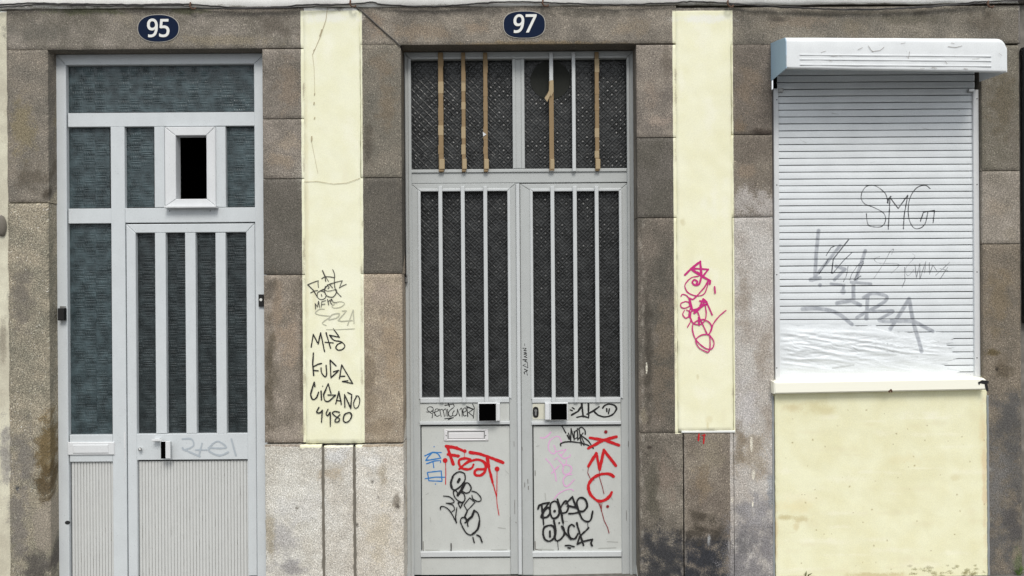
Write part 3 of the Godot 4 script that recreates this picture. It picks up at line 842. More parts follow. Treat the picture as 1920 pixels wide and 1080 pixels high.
# ------------------------------------------------------------------ granite surrounds
func build_surrounds():
	var d1 := thing("granite_door_surround", "weathered granite surround of the narrow door numbered 95", "door surround", F(300, 1080), "granite surrounds")
	var j := 0.0022                     # joints stay open a few millimetres
	var S: Material = M.stone
	var zb := -0.16
	block(d1, "lintel", [F(12, 60).x, F(300, 14).y, F(569.5, 60).x, F(300, 92).y], 0.0, zb, S)
	block(d1, "stone_block", [F(13, 236).x, F(50, 92).y - j, F(90, 236).x, F(60, 380).y], 0.0, zb, S, 0.003, 0.0015, 0.022, 0.006)
	block(d1, "stone_block", [F(17, 730).x, F(60, 380).y - j, F(91, 500).x, -0.2], 0.0, zb, S, 0.006, 0.002, 0.018, 0.008)
	for b in [[91, 222.5], [223, 335], [335, 515], [515, 830]]:
		block(d1, "stone_block", [F(494.5, 540).x, F(530, b[0]).y - (0.001 if b[0] == 223 else j), F(573, (b[0] + b[1]) / 2).x, F(530, b[1]).y], 0.0, zb, S, 0.0015, 0.0008)
	# base stones between the two doors
	var zp := 0.012
	block(d1, "base_stone", [F(494.5, 540).x, F(550, 832).y, F(605.5, 955).x, -0.2], zp, zb, S, 0.004, 0.006, 0.016, 0.006)
	block(d1, "base_stone", [F(608.5, 955).x, F(636, 834).y, F(664, 955).x, -0.2], zp - 0.001, zb, S, 0.004, 0.006, 0.016, 0.006)
	wbar(d1, "mortar_joint", [F(600, 955).x, F(636, 838).y, F(672, 955).x, -0.2], zp - 0.006, -0.05, M.mortar, 0.001)

	var d2 := thing("granite_door_surround", "granite surround of the double door numbered 97", "door surround", F(980, 1080), "granite surrounds")
	block(d2, "lintel", [F(674, 50).x, F(970, 11).y, F(1268, 50).x, F(970, 83).y], 0.0, zb, S)
	for b in [[83, 333], [333, 513], [513, 830]]:
		block(d2, "stone_block", [F(676, (b[0] + b[1]) / 2).x, F(715, b[0]).y - j, F(754.5, 540).x, F(715, b[1]).y], 0.0, zb, S, 0.0015, 0.0008)
	block(d2, "base_stone", [F(667, 955).x, F(712, 832).y, F(754.5, 540).x + 0.004, -0.2], zp, zb, S, 0.004, 0.006, 0.016, 0.006)
	for b in [[83, 258], [258, 408], [408, 812]]:
		block(d2, "stone_block", [F(1196, 540).x, F(1230, b[0]).y - j, F(1270, (b[0] + b[1]) / 2).x, F(1230, b[1]).y], 0.0, zb, S, 0.002, 0.001)
	block(d2, "base_stone", [F(1196, 540).x, F(1240, 812).y, F(1281, 945).x, -0.2], 0.001, zb, S, 0.003, 0.0012)
	block(d2, "base_stone", [F(1283, 945).x, F(1325, 812).y, F(1376.5, 945).x, -0.2], -0.002, zb, S, 0.003, 0.001)

	var d3 := thing("granite_window_surround", "granite surround of the shuttered window", "window surround", F(1650, 1080), "granite surrounds")
	block(d3, "lintel", [F(1367, 50).x, F(1640, 12).y, F(1913, 50).x, F(1640, 83).y], 0.0, zb, S)
	for b in [[83, 252], [252, 407], [407, 1100]]:
		block(d3, "stone_block", [F(1371.5 if b[0] < 400 else 1375.5, (b[0] + b[1]) / 2).x, F(1410, b[0]).y - j, F(1450, 540).x, F(1410, b[1]).y - (0.2 if b[1] == 1100 else 0.0)], 0.0, zb, S, 0.003, 0.0012)
	for b in [[84, 320], [320, 457], [457, 1100]]:
		block(d3, "stone_block", [F(1843, 540).x, F(1880, b[0]).y - j, F(1914, 540).x, F(1880, b[1]).y - (0.2 if b[1] == 1100 else 0.0)], 0.0, zb, S, 0.003, 0.0012)
	graffiti(d2, "graffiti", "red paint drips under the rendered strip", 1190, 780, 3.6, [["L", 8, [435, 122, 430, 165]], ["L", 8, [470, 125, 465, 185]], ["L", 5, [455, 130, 480, 128]]], 0.002, M.red)

# ------------------------------------------------------------------ pieces for doors
func pane(parent: Node, r: Array, z: float, mat: Material) -> MeshInstance3D:
	return bar(parent, "glass_pane", r, z, z - 0.005, mat, 0.0004)

# fluted sheet: flat lands between narrow grooves
func fluted(parent: Node, called: String, r: Array, z: float, pitch: float, mat: Material) -> MeshInstance3D:
	var w := W(r, z)
	var st := begin()
	var n: int = int((w[2] - w[0]) / pitch)
	var step: float = (w[2] - w[0]) / n
	for i in n:
		var x: float = w[0] + i * step
		var g := step * 0.16
		var prof := [[x, -0.0075], [x + g * 0.75, -0.0008], [x + step * 0.5, 0.0], [x + step - g * 0.75, -0.0008], [x + step, -0.0075]]
		for k in 4:
			quad(st, Vector3(prof[k][0], w[1], z + prof[k][1]), Vector3(prof[k + 1][0], w[1], z + prof[k + 1][1]), Vector3(prof[k + 1][0], w[3], z + prof[k + 1][1]), Vector3(prof[k][0], w[3], z + prof[k][1]))
	var o := put(st, called, mat, parent)
	# dirt caught in the grooves in broken streaks
	var ds := begin()
	for i in range(1, n):
		var x: float = w[0] + i * step
		for k in rng.randi_range(0, 2):
			var y: float = lerpf(w[3], w[1], rng.randf())
			var len_ := rng.randf_range(0.008, 0.07) * (2.0 if rng.randf() < 0.12 else 1.0)
			var hw := rng.randf_range(0.0005, 0.0012)
			var y1: float = maxf(w[3], y - len_)
			if y - y1 < 0.004: continue
			quad(ds, Vector3(x - hw * 0.4, y, z - 0.0032), Vector3(x + hw * 0.4, y, z - 0.0032), Vector3(x + hw, y1, z - 0.0032), Vector3(x - hw, y1, z - 0.0032))
	var d := put(ds, "groove_dirt", M.dirt, o)
	d.position = Vector3.ZERO
	tag(d, "", "", "", "stuff")
	return o

func hallway(label: String, x0: float, x1: float, z0: float):
	var o := thing("hallway_interior", label, "hallway", Vector3((x0 + x1) / 2, 0, -1))
	o.set_meta("kind", "structure")
	var y0 := -0.1
	var y1 := 2.85
	wbar(o, "back_wall", [x0 - 0.1, y1 + 0.1, x1 + 0.1, y0 - 0.1], -2.6, -2.75, M.inside)
	wbar(o, "side_wall", [x0 - 0.12, y1, x0 - 0.005, y0], z0, -2.599, M.inside)
	wbar(o, "side_wall", [x1 + 0.005, y1, x1 + 0.12, y0], z0, -2.599, M.inside)
	wbar(o, "ceiling", [x0 - 0.12, y1 + 0.12, x1 + 0.12, y1 + 0.002], z0, -2.599, M.inside)
	wbar(o, "floor_slab", [x0 - 0.12, y0 - 0.002, x1 + 0.12, y0 - 0.12], z0, -2.599, M.inside)

# ------------------------------------------------------------------ door 95
func build_left_door():
	var A: Material = M.alu
	var G: Material = M.glass_weave
	var z := -0.08
	var zb := -0.125
	var zg := -0.104
	var d := thing("aluminium_door", "narrow silver aluminium door with side light, open vent and ribbed panels", "door", F(300, 1080, z))
	hallway("dark hallway behind the narrow door", F(91, 540).x, F(495, 540).x, -0.34)
	# outer frame
	var fr := W([107.5, 101, 503, 1090], z)
	fr[3] = -0.06
	var bp := W([127, 121, 479.5, 1090], z)
	bp[3] = -0.06
	mitred_w(d, "frame_member", fr, bp, z + 0.003, zb - 0.03, A, [0, 1, 3])
	# transoms and mullions
	bar(d, "frame_member", [127.2, 211, 478.5, 237], z, zb, A)
	var m1 := W([210, 237.3, 236, 1090], z)
	m1[3] = -0.05
	wbar(d, "frame_member", m1, z, zb, A)
	bar(d, "frame_member", [128, 391, 208.5, 419], z, zb, A)
	bar(d, "frame_member", [234.5, 389.5, 479, 417], z, zb, A)
	bar(d, "frame_member", [289.5, 237.3, 308.5, 389], z, zb, A)
	bar(d, "frame_member", [404, 237.3, 423, 388.6], z, zb, A)
	# fixed panes
	pane(d, [126, 120, 480, 212], zg, G)
	pane(d, [126, 236, 208, 392], zg, G)
	pane(d, [231, 236, 291, 391], zg, G)
	pane(d, [422, 236, 480, 390], zg, G)
	pane(d, [127, 418, 212, 818], zg, G)
	# seals: thin dark gaskets round the panes
	for r in [[126.5, 120.5, 479, 211.5], [127, 236.5, 207, 391.5], [232, 236.5, 290, 390], [422.5, 236.5, 479, 389], [128.4, 418.5, 210.5, 816]]:
		gasket(d, r, zg + 0.002)
	# tilting vent: frame with mitred corners, left open
	var v := Node3D.new()
	v.name = "vent_window"
	d.add_child(v)
	mitred(v, "sash_member", [308.8, 237.6, 403.8, 386.5], [329.5, 254, 387, 373], z + 0.014, zb, M.white)
	bar(v, "drip_ledge", [307, 385.5, 404.5, 389.5], z + 0.04, z, M.white, 0.002)
	bar(v, "glass_pane", [329, 254, 333, 373], z - 0.03, z - 0.034, M.glass_clear, 0.0005)
	for x in [318, 394]: 
		var st := begin()
		disc(st, F(x, 395.5, z + 0.001), 0.0028, 0.0028, 0.002, 10)
		put(st, "screw", M.seal, v)
	# side light below: rail with letter plate, fluted panel
	bar(d, "frame_member", [130.5, 815.5, 211, 866], z - 0.001, zb, A)
	var lp := bar(d, "letter_plate", [126, 829, 214, 853.5], z + 0.008, z, M.white, 0.004)
	bar(lp, "flap", [136, 834, 203, 850], z + 0.0125, z + 0.008, M.white, 0.003)
	for c in lp.get_children(): c.position = Vector3.ZERO
	fluted(d, "ribbed_panel", [134.5, 866.5, 214, 1090], z - 0.014, 0.0155, M.alu_rib)
	bar(d, "backing_sheet", [128, 860, 216, 1095], z - 0.024, z - 0.03, M.seal, 0.001)
	# the door leaf
	var leaf := Node3D.new()
	leaf.name = "door_leaf"
	d.add_child(leaf)
	var zl := z + 0.002
	var lo := W([238.5, 419.5, 479.5, 1085], zl)
	var li := W([256, 436, 463.5, 1085], zl)
	lo[3] = -0.02
	li[3] = -0.02
	mitred_w(leaf, "stile", lo, li, zl, zb, A, [0, 1, 3])
	for r in [[291.5, 436.3, 311.5, 813], [348, 436.3, 367.5, 813], [405, 436.3, 424, 813]]:
		bar(leaf, "glazing_bar", r, zl - 0.001, zb, A)
	for r in [[253, 434, 293, 815], [310, 434, 349, 815], [366, 434, 406, 815], [423, 434, 465, 815]]:
		pane(leaf, r, zg, M.glass_weave_dark)
	bar(leaf, "lock_rail", [256.5, 813.3, 464.5, 862], zl - 0.001, zb, A)
	fluted(leaf, "ribbed_panel", [261, 864, 468.5, 1085], z - 0.013, 0.0165, M.alu_rib)
	bar(leaf, "backing_sheet", [250, 860, 470, 1095], z - 0.024, z - 0.03, M.seal, 0.001)
	graffiti(leaf, "graffiti", "faint grey scrawl on the lock rail", 0, 640, 2.455, [["C", 7, [840, 450, 880, 450, 890, 480, 850, 500, 840, 490]], ["L", 7, [850, 500, 920, 530]], ["L", 6, [930, 470, 915, 530]], ["L", 6, [900, 500, 950, 500]], ["C", 7, [960, 490, 1040, 490, 1000, 460, 960, 500, 1010, 525, 1050, 510]], ["L", 7, [1065, 450, 1085, 525]]], zl + 0.0002, M.scratch)
	# cylinder lock and pull handle
	var st2 := begin(0)
	tube(st2, [F(262, 842, zl), F(262.5, 842, zl + 0.02)], 0.0085, 14)
	put(st2, "lock_cylinder", M.steel, leaf)
	var h := bar(leaf, "pull_handle", [303, 827.5, 319, 860], zl + 0.035, zl + 0.029, M.white, 0.002)
	for b in [bar(h, "grip_recess", [301.5, 828, 310, 860], zl + 0.037, zl + 0.0355, M.black, 0.0004), bar(h, "handle_arm", [284, 823.5, 303, 827.5], zl + 0.034, zl + 0.03, M.white, 0.001), bar(h, "handle_post", [286, 824, 296, 828], zl + 0.0295, zl, M.white, 0.001), bar(h, "handle_post", [311, 830, 317, 857], zl + 0.0285, zl, M.paint, 0.001)]:
		b.position = Vector3.ZERO
	var bh := begin()
	disc(bh, F(126.5, 980, z + 0.0042), 0.014, 0.010, 0.002, 16)
	put(bh, "bolt_hole", M.seal, d)
	# dented, scratched edge of the mullion
	graffiti(d, "scratch", "bare scratched metal on the mullion edge", 220, 800, 9, [["L", 26, [125, 100, 122, 240, 128, 350]], ["L", 12, [110, 360, 140, 350]], ["L", 14, [135, 380, 130, 600]], ["L", 10, [118, 800, 116, 920]]], z + 0.0006, M.white)

func mitred_w(parent: Node, called: String, a: Array, b: Array, zf: float, zb: float, mat: Material, sides: Array):
	var oq := wrect(a)
	var iq := wrect(b)
	for k in sides:
		var j: int = (k + 1) % 4
		var along: Vector2 = (oq[j] - oq[k]).normalized() * 0.0006
		var st := begin()
		prism(st, [oq[k] + along, oq[j] - along, iq[j] - along, iq[k] + along], zf, zb, 0.003)
		put(st, called, mat, parent)

func gasket(parent: Node, r: Array, z: float):
	var w := W(r, z)
	var t := 0.004
	var st := begin()
	prism(st, wrect([w[0], w[1], w[2], w[1] - t]), z, z - 0.003, 0.0005)
	prism(st, wrect([w[0], w[1] - t, w[0] + t, w[3] + t]), z, z - 0.003, 0.0005)
	prism(st, wrect([w[2] - t, w[1] - t, w[2], w[3] + t]), z, z - 0.003, 0.0005)
	prism(st, wrect([w[0], w[3] + t, w[2], w[3]]), z, z - 0.003, 0.0005)
	put(st, "gasket", M.seal, parent)

# ------------------------------------------------------------------ door 97
func build_double_door():
	var A: Material = M.paint
	var G: Material = M.glass_diamond
	var z := -0.12
	var zb := -0.165
	var zg := -0.15
	var d := thing("double_door", "grey painted double door with vertical bars and graffiti on both panels", "door", F(976, 1080, z))
	hallway("dark hallway behind the double door", F(754, 540).x, F(1197, 540).x, -0.34)
	var a := W([760.5, 97, 1190.5, 1090], z)
	a[3] = -0.05
	var b := W([772, 110, 1179, 1090], z)
	b[3] = -0.05
	mitred_w(d, "frame_member", a, b, z + 0.006, zb - 0.04, A, [0, 1, 3])
	# stepped inner lip of the frame
	var a2 := W([768, 106, 1183, 1090], z)
	a2[3] = -0.05
	var b2 := W([774, 111, 1177.5, 1090], z)
	b2[3] = -0.05
	mitred_w(d, "frame_lip", a2, b2, z + 0.012, z + 0.0062, A, [0, 1, 3])
	bar(d, "frame_member", [961.5, 110, 983, 316], z, zb, A, 0.003)
	for x in [961, 977.5]: bar(d, "glazing_bead", [x, 110.5, x + 6, 316], z + 0.006, z + 0.0005, A, 0.002)
	bar(d, "frame_member", [771, 316.5, 1178, 343], z, zb, A, 0.003)
	bar(d, "transom_ledge", [770, 316.5, 1175.5, 323], z + 0.008, z + 0.0005, A, 0.003)
	pane(d, [767, 108, 963, 318], zg, G)
	pane(d, [981, 108, 1178, 318], zg, G)
	# round ventilator behind the right transom pane
	var st := begin()
	disc(st, F(1032, 150, zg + 0.004), 0.108, 0.104, 0.003, 40)
	var vd := put(st, "round_ventilator", M.disc, d)
	tag(vd, "dark round ventilator disc in the transom glass")
	# bars in front of the transom, most of them bound in brown tape
	var zt := z + 0.022
	for e in [[826.5, 4.6, 98, 322, true], [869, 3.6, 98, 322, true], [910.3, 3.8, 98, 322, true], [1034, 3.6, 98, 321, false], [1076, 3.3, 97, 321, false], [1119.5, 3.8, 97, 320, true]]:
		var x: float = e[0]
		var br := bar(d, "security_bar", [x - e[1], e[2], x + e[1], e[3]], zt, zt - 0.012, M.tape if e[4] else M.bar_white, 0.002)
		var wr := []
		if e[4]:
			tag(br, "bar bound in brown tape")
			for k in 5:
				var yy := 110.0 + k * 40 + rng.randf() * 24
				wr.append(bar(br, "tape_edge", [x - e[1] - 0.4, yy, x + e[1] + 0.2, yy + 10 + rng.randf() * 16], zt + 0.0008, zt - 0.012, M.tape_pale if rng.randf() < 0.4 else M.tape, 0.0006))
			wr.append(bar(br, "tape_end", [x - e[1] + 1.5, 298, x + e[1] + 2.4, 317], zt + 0.004, zt - 0.01, M.tape_pale, 0.002))
		elif x < 1050:
			wr.append(bar(br, "tape_wrap", [x - e[1] - 0.5, 152, x + e[1] + 0.8, 320], zt + 0.0012, zt - 0.013, M.tape, 0.001))
			wr.append(flag(br, [Vector2(1031, 151), Vector2(1037.5, 150), Vector2(1038, 172), Vector2(1033, 182), Vector2(1029, 170)], zt + 0.006))
			wr.append(flag(br, [Vector2(1030, 168), Vector2(1033, 176), Vector2(1026, 191), Vector2(1021, 184), Vector2(1026, 177)], zt + 0.008))
			wr.append(bar(br, "tape_end", [x - 2, 298, x + 5.5, 317], zt + 0.004, zt - 0.01, M.tape_pale, 0.002))
		for n in wr: n.position = Vector3.ZERO
		if absf(x - 910.3) < 1:
			flag(br, [Vector2(905, 247), Vector2(912, 252), Vector2(906, 256)], zt + 0.004, M.white).position = Vector3.ZERO
		var feet := bar(br, "bar_foot", [x - 2.6, e[3] - 3, x + 2.6, e[3] + 1.5], zt - 0.0125, z + 0.007, M.rust if e[4] else M.bar_white, 0.0005)
		feet.position = Vector3.ZERO
	leaf_side(d, true, z, zb, zg)
	leaf_side(d, false, z, zb, zg)
	graffiti(d, "paint_chip", "small dark chips and scratches in the paint of the frame", 740, 730, 3.085, [["L", 3, [728, 345, 728, 362]], ["L", 3, [737, 335, 738, 352]], ["L", 3, [770, 520, 771, 545]], ["L", 3, [773, 560, 774, 580]], ["L", 2.5, [752, 540, 752, 566]], ["L", 3, [700, 768, 704, 772]], ["L", 2, [694, 640, 695, 720]], ["L", 2, [88, 900, 89, 960]], ["L", 2, [100, 640, 101, 690]], ["L", 2, [1340, 700, 1341, 760]], ["L", 2.5, [1352, 300, 1352, 330]], ["L", 2, [690, 300, 691, 330]]], z + 0.0022, M.dirt).set_meta("kind", "stuff")
	var zq := z - 0.0074
	var sc := std(rgb(172, 173, 168), 0.6)
	graffiti(d, "scuff", "faint scuffs and boot marks on the lower panels", 740, 730, 3.085, [["L", 4, [180, 610, 195, 600]], ["L", 3, [205, 740, 209, 770]], ["L", 5, [600, 800, 640, 806]], ["L", 3, [640, 470, 660, 490]], ["L", 6, [180, 930, 260, 934]], ["L", 5, [560, 930, 650, 926]], ["L", 3, [820, 330, 835, 326]], ["L", 3, [960, 760, 1000, 764]], ["L", 4, [1230, 880, 1290, 884]], ["L", 5, [830, 925, 920, 928]], ["L", 4, [1180, 920, 1280, 916]], ["L", 3, [1088, 464, 1091, 468]], ["L", 3, [1250, 620, 1262, 640]], ["L", 3, [870, 600, 874, 640]]], zq, sc).set_meta("kind", "stuff")
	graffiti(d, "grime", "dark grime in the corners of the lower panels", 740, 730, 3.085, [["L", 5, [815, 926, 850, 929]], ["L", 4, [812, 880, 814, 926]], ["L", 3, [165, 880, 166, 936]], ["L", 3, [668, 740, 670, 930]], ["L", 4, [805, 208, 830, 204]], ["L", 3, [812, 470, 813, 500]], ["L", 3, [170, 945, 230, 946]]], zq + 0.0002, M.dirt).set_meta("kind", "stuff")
	# threshold
	var th := W([760, 1081, 1192, 1090], z)
	wbar(d, "threshold", [th[0], th[1], th[2], -0.1], z + 0.02, zb, M.seal)

func flag(parent: Node, pts: Array, z: float, mat: Material = null) -> MeshInstance3D:
	var q := []
	for p in pts:
		var w := F(p.x, p.y, z)
		q.append(Vector2(w.x, w.y))
	var st := begin()
	prism(st, q, z, z - 0.0015, 0.0003)
	return put(st, "loose_tape", mat if mat else M.tape_pale, parent)

func leaf_side(d: Node3D, left: bool, z: float, zb: float, zg: float):
	var A: Material = M.paint
	var leaf := Node3D.new()
	leaf.name = "door_leaf"
	d.add_child(leaf, true)
	tag(leaf, "leaf with letter slot" if left else "leaf with keyhole and pink writing")
	var x0 := 773.0 if left else 977.0
	var x1 := 970.0 if left else 1179.5
	var p0 := 787.5 if left else 997.5
	var p1 := 955.0 if left else 1164.0
	var lo := W([x0, 344, x1, 1078], z)
	var li := W([p0, 357, p1, 1078], z)
	mitred_w(leaf, "stile", lo, li, z + 0.001, zb, A, [0, 1, 3])
	# raised bead round the glass
	var gi := W([p0 + 2.5, 359, p1 - 2.5, 746], z)
	var go := W([p0 - 3, 353.5, p1 + 3, 749], z)
	mitred_w(leaf, "glazing_bead", go, gi, z + 0.007, z + 0.0012, M.bar_white, [0, 1, 3])
	pane(leaf, [p0 - 3, 355, p1 + 3, 749], zg, M.glass_diamond)
	# middle rail: bead, plate, ledge
	bar(leaf, "rail_bead", [p0, 746, p1, 755.5], z + 0.009, zb, M.bar_white, 0.003)
	bar(leaf, "lock_rail", [p0, 755.8, p1, 790], z + 0.0005, zb, M.paint_panel, 0.002)
	bar(leaf, "rail_ledge", [p0 - 1, 790.2, p1 + 1, 796.5], z + 0.009, zb, M.bar_white, 0.003)
	# lower panel set back behind the stiles
	var zp := z - 0.008
	var pn := bar(leaf, "lower_panel", [p0 + 3.5, 799, p1 + 1.5, 1033], zp, zp - 0.012, M.paint_panel, 0.0015)
	var bs := bar(leaf, "backing_sheet", [p0 - 4, 794, p1 + 4, 1078], zp - 0.013, zp - 0.016, M.seal, 0.0005)
	bar(leaf, "rail_ledge", [p0, 1034, p1 + 2, 1045], z + 0.004, zb, M.bar_white, 0.004)
	bar(leaf, "kick_panel", [p0 + 2, 1046.5, p1 + 3, 1078], zp, zp - 0.012, M.paint_panel, 0.002)
	# bars
	var zt := z + 0.018
	for x in ([826.7, 868.7, 911] if left else [1037, 1079, 1120]):
		bar(leaf, "security_bar", [x - 3.6, 349, x + 3.6, 755], zt, zt - 0.010, M.bar_white, 0.002)
		for y in [351, 752]: bar(leaf, "bar_foot", [x - 2.5, y - 2, x + 2.5, y + 2], zt - 0.0102, z + 0.002, M.bar_white, 0.0005)
	# square pull handles, black faced
	var zh := z + 0.045
	var hr := [898, 757, 930, 789] if left else [1033, 757, 1063, 787]
	var sr := [929, 756, 937.5, 789.5] if left else [1022, 755.5, 1033, 787.5]
	var hd := bar(leaf, "pull_handle", [hr[0] - 2, hr[1] - 2, hr[2] + 2, hr[3] + 1], zh, zh - 0.012, M.white, 0.003)
	for o in [bar(hd, "black_face", hr, zh + 0.0015, zh + 0.0002, M.black, 0.0004), bar(hd, "handle_side", sr, zh - 0.0125, z + 0.001, M.white, 0.003)]:
		o.position = Vector3.ZERO
	if left:
		# letter slot with a hinged flap
		mitred(pn, "letter_slot", [832.5, 805, 915.5, 826.5], [839, 808.6, 909, 823.8], zp + 0.008, zp + 0.0003, M.steel_bright, 0.0025)
		bar(pn, "slot_recess", [838.5, 808.2, 909.5, 824.2], zp + 0.0012, zp + 0.0003, M.steel, 0.0002)
		bar(pn, "letter_flap", [840.8, 811, 907.2, 822.6], zp + 0.0068, zp + 0.0014, M.steel_bright, 0.003)
		for x in [836.7, 910.5]:
			var st := begin()
			disc(st, F(x, 816.5, zp + 0.0088), 0.0038, 0.0038, 0.001, 12)
			put(st, "screw", M.steel, pn).position = Vector3.ZERO
		door_tags_left(pn, leaf, zp + 0.0003, z + 0.0008)
	else:
		var pl := bar(leaf, "lock_plate", [999, 757, 1022, 786], z + 0.0025, z + 0.0006, metal_cream(), 0.001)
		var st := begin()
		disc(st, F(1004.5, 773, z + 0.005), 0.0155, 0.029, 0.0024, 28, 3.0)
		var es := put(st, "escutcheon", M.rubber, pl)
		es.position = Vector3.ZERO
		st = begin()
		disc(st, F(1004.5, 770, z + 0.0062), 0.0075, 0.0075, 0.001, 16)
		put(st, "keyhole", M.steel, pl).position = Vector3.ZERO
		bar(pl, "keyhole", [1003, 771, 1006, 779], z + 0.0062, z + 0.0052, M.steel, 0.0003).position = Vector3.ZERO
		door_tags_right(pn, leaf, zp + 0.0003, z + 0.0008)
		# cover strip on the meeting edge
		bar(leaf, "cover_strip", [969.5, 344, 976.5, 1078], z + 0.012, z + 0.0015, M.bar_white, 0.003)

func metal_cream() -> StandardMaterial3D:
	return std(rgb(208, 206, 190), 0.5)

func sub(o: MeshInstance3D):
	o.position = Vector3.ZERO

func door_tags_left(pn: Node, leaf: Node, zp: float, zr: float):
	graffiti(leaf, "graffiti", "thin black marker signature on the lock rail", 785, 745, 6.747, [
		["C", 8, [165, 205, 110, 160, 115, 130, 160, 120, 185, 150, 150, 185, 100, 185]], ["C", 8, [160, 170, 200, 200, 205, 230]], ["L", 8, [185, 160, 170, 260]], ["C", 8, [200, 190, 245, 170, 250, 150, 215, 150, 205, 200, 230, 240, 265, 225]],
		["L", 8, [265, 150, 285, 245]], ["C", 8, [265, 170, 290, 150, 310, 170, 325, 240]], ["C", 8, [310, 170, 335, 145, 350, 170, 345, 235]], ["L", 9, [365, 150, 370, 240]], ["C", 9, [440, 130, 400, 160, 375, 200, 395, 240, 430, 230]],
		["C", 9, [450, 170, 430, 200, 440, 235, 480, 220, 490, 160]], ["L", 8, [490, 150, 520, 235]], ["C", 8, [520, 160, 545, 135, 550, 240]], ["C", 8, [560, 190, 600, 170, 590, 130, 560, 160, 570, 230, 600, 230]], ["L", 12, [610, 120, 620, 240]],
		["L", 8, [610, 125, 690, 150, 630, 190, 690, 240, 695, 260]], ["L", 7, [600, 110, 700, 150]], ["L", 8, [330, 100, 440, 85, 450, 115]], ["L", 11, [375, 75, 390, 115]], ["L", 8, [330, 270, 440, 255, 375, 280]], ["L", 7, [680, 80, 705, 130, 690, 260]]], zr, M.ink)
	sub(graffiti(pn, "graffiti", "small blue line drawing", 785, 745, 6.747, [
		["L", 14, [80, 740, 175, 695, 285, 700]], ["L", 14, [175, 695, 110, 765, 90, 800]], ["L", 15, [90, 800, 280, 770]], ["C", 13, [280, 770, 240, 715, 175, 695]], ["L", 13, [100, 840, 200, 805, 275, 800, 278, 825]], ["L", 12, [182, 820, 192, 890]],
		["L", 13, [110, 950, 285, 930, 295, 1062, 130, 1055, 110, 950]], ["L", 13, [80, 1030, 200, 1010, 335, 1010]], ["D", 14, [195, 625]], ["D", 14, [213, 1097]]], zp, M.blue))
	sub(graffiti(pn, "graffiti", "red spray lettering reading FEAT with drips", 785, 745, 6.747, [
		["L", 33, [348, 618, 480, 640, 585, 685]], ["D", 42, [583, 680]], ["L", 34, [365, 630, 400, 740, 438, 845]], ["L", 32, [370, 722, 500, 742]],
		["C", 27, [515, 905, 600, 830, 660, 795, 600, 772, 525, 785, 508, 830, 540, 890, 620, 912, 675, 890, 692, 850]], ["C", 29, [660, 805, 740, 787, 815, 810, 850, 870, 830, 950, 780, 988, 720, 982, 708, 945, 740, 912, 825, 910]],
		["L", 34, [650, 697, 760, 712, 870, 748, 1068, 825]], ["L", 36, [868, 755, 885, 880]], ["L", 26, [885, 880, 912, 980, 935, 1075]], ["L", 14, [935, 1075, 985, 1250]], ["L", 5, [890, 900, 930, 1060, 980, 1250]], ["D", 54, [335, 798]], ["L", 9, [340, 800, 343, 950, 340, 1100]], ["D", 54, [992, 905]], ["L", 9, [992, 905, 990, 1100, 988, 1250]], ["L", 8, [985, 1250, 992, 1350, 1016, 1492]], ["L", 5, [580, 690, 580, 760]]], zp + 0.0014, M.red, true))
	sub(graffiti(pn, "graffiti", "black brush-like tag running down the panel", 785, 870, 6, [
		["C", 14, [440, 90, 390, 130, 360, 210, 370, 270, 410, 290, 470, 250, 520, 180, 515, 110, 470, 88, 440, 90]], ["C", 22, [385, 140, 362, 210, 372, 265]], ["L", 26, [460, 170, 442, 202]], ["C", 13, [520, 215, 560, 215, 590, 270, 570, 315, 530, 325, 490, 305]],
		["L", 24, [520, 220, 470, 310, 440, 350]], ["C", 12, [390, 305, 400, 360, 440, 410, 490, 430, 520, 400, 510, 340, 480, 320]], ["C", 11, [390, 305, 420, 300, 440, 330]], ["C", 11, [600, 305, 650, 320, 695, 370, 700, 410, 660, 420, 610, 390, 600, 350]],
		["L", 10, [510, 460, 575, 380, 635, 430, 545, 525, 510, 460]], ["L", 13, [440, 435, 500, 430, 470, 495, 440, 435]], ["C", 10, [280, 360, 350, 370, 400, 420, 370, 440, 310, 440]], ["C", 10, [310, 440, 380, 460, 405, 510, 375, 535]],
		["C", 11, [245, 510, 250, 480, 300, 485, 360, 540, 425, 660]], ["L", 11, [425, 660, 415, 600, 430, 490]], ["L", 16, [550, 520, 520, 590, 545, 640]], ["C", 13, [625, 520, 670, 560, 685, 650, 660, 740, 600, 795, 540, 780, 490, 700, 470, 640, 485, 605, 520, 605, 545, 650, 555, 700]],
		["C", 20, [685, 640, 665, 730, 605, 790]], ["L", 22, [625, 525, 600, 590, 540, 640]], ["L", 14, [520, 660, 560, 640]], ["L", 14, [610, 825, 625, 885]], ["C", 15, [655, 800, 690, 820, 715, 880]], ["L", 9, [365, 895, 365, 985]]], zp + 0.004, M.ink))

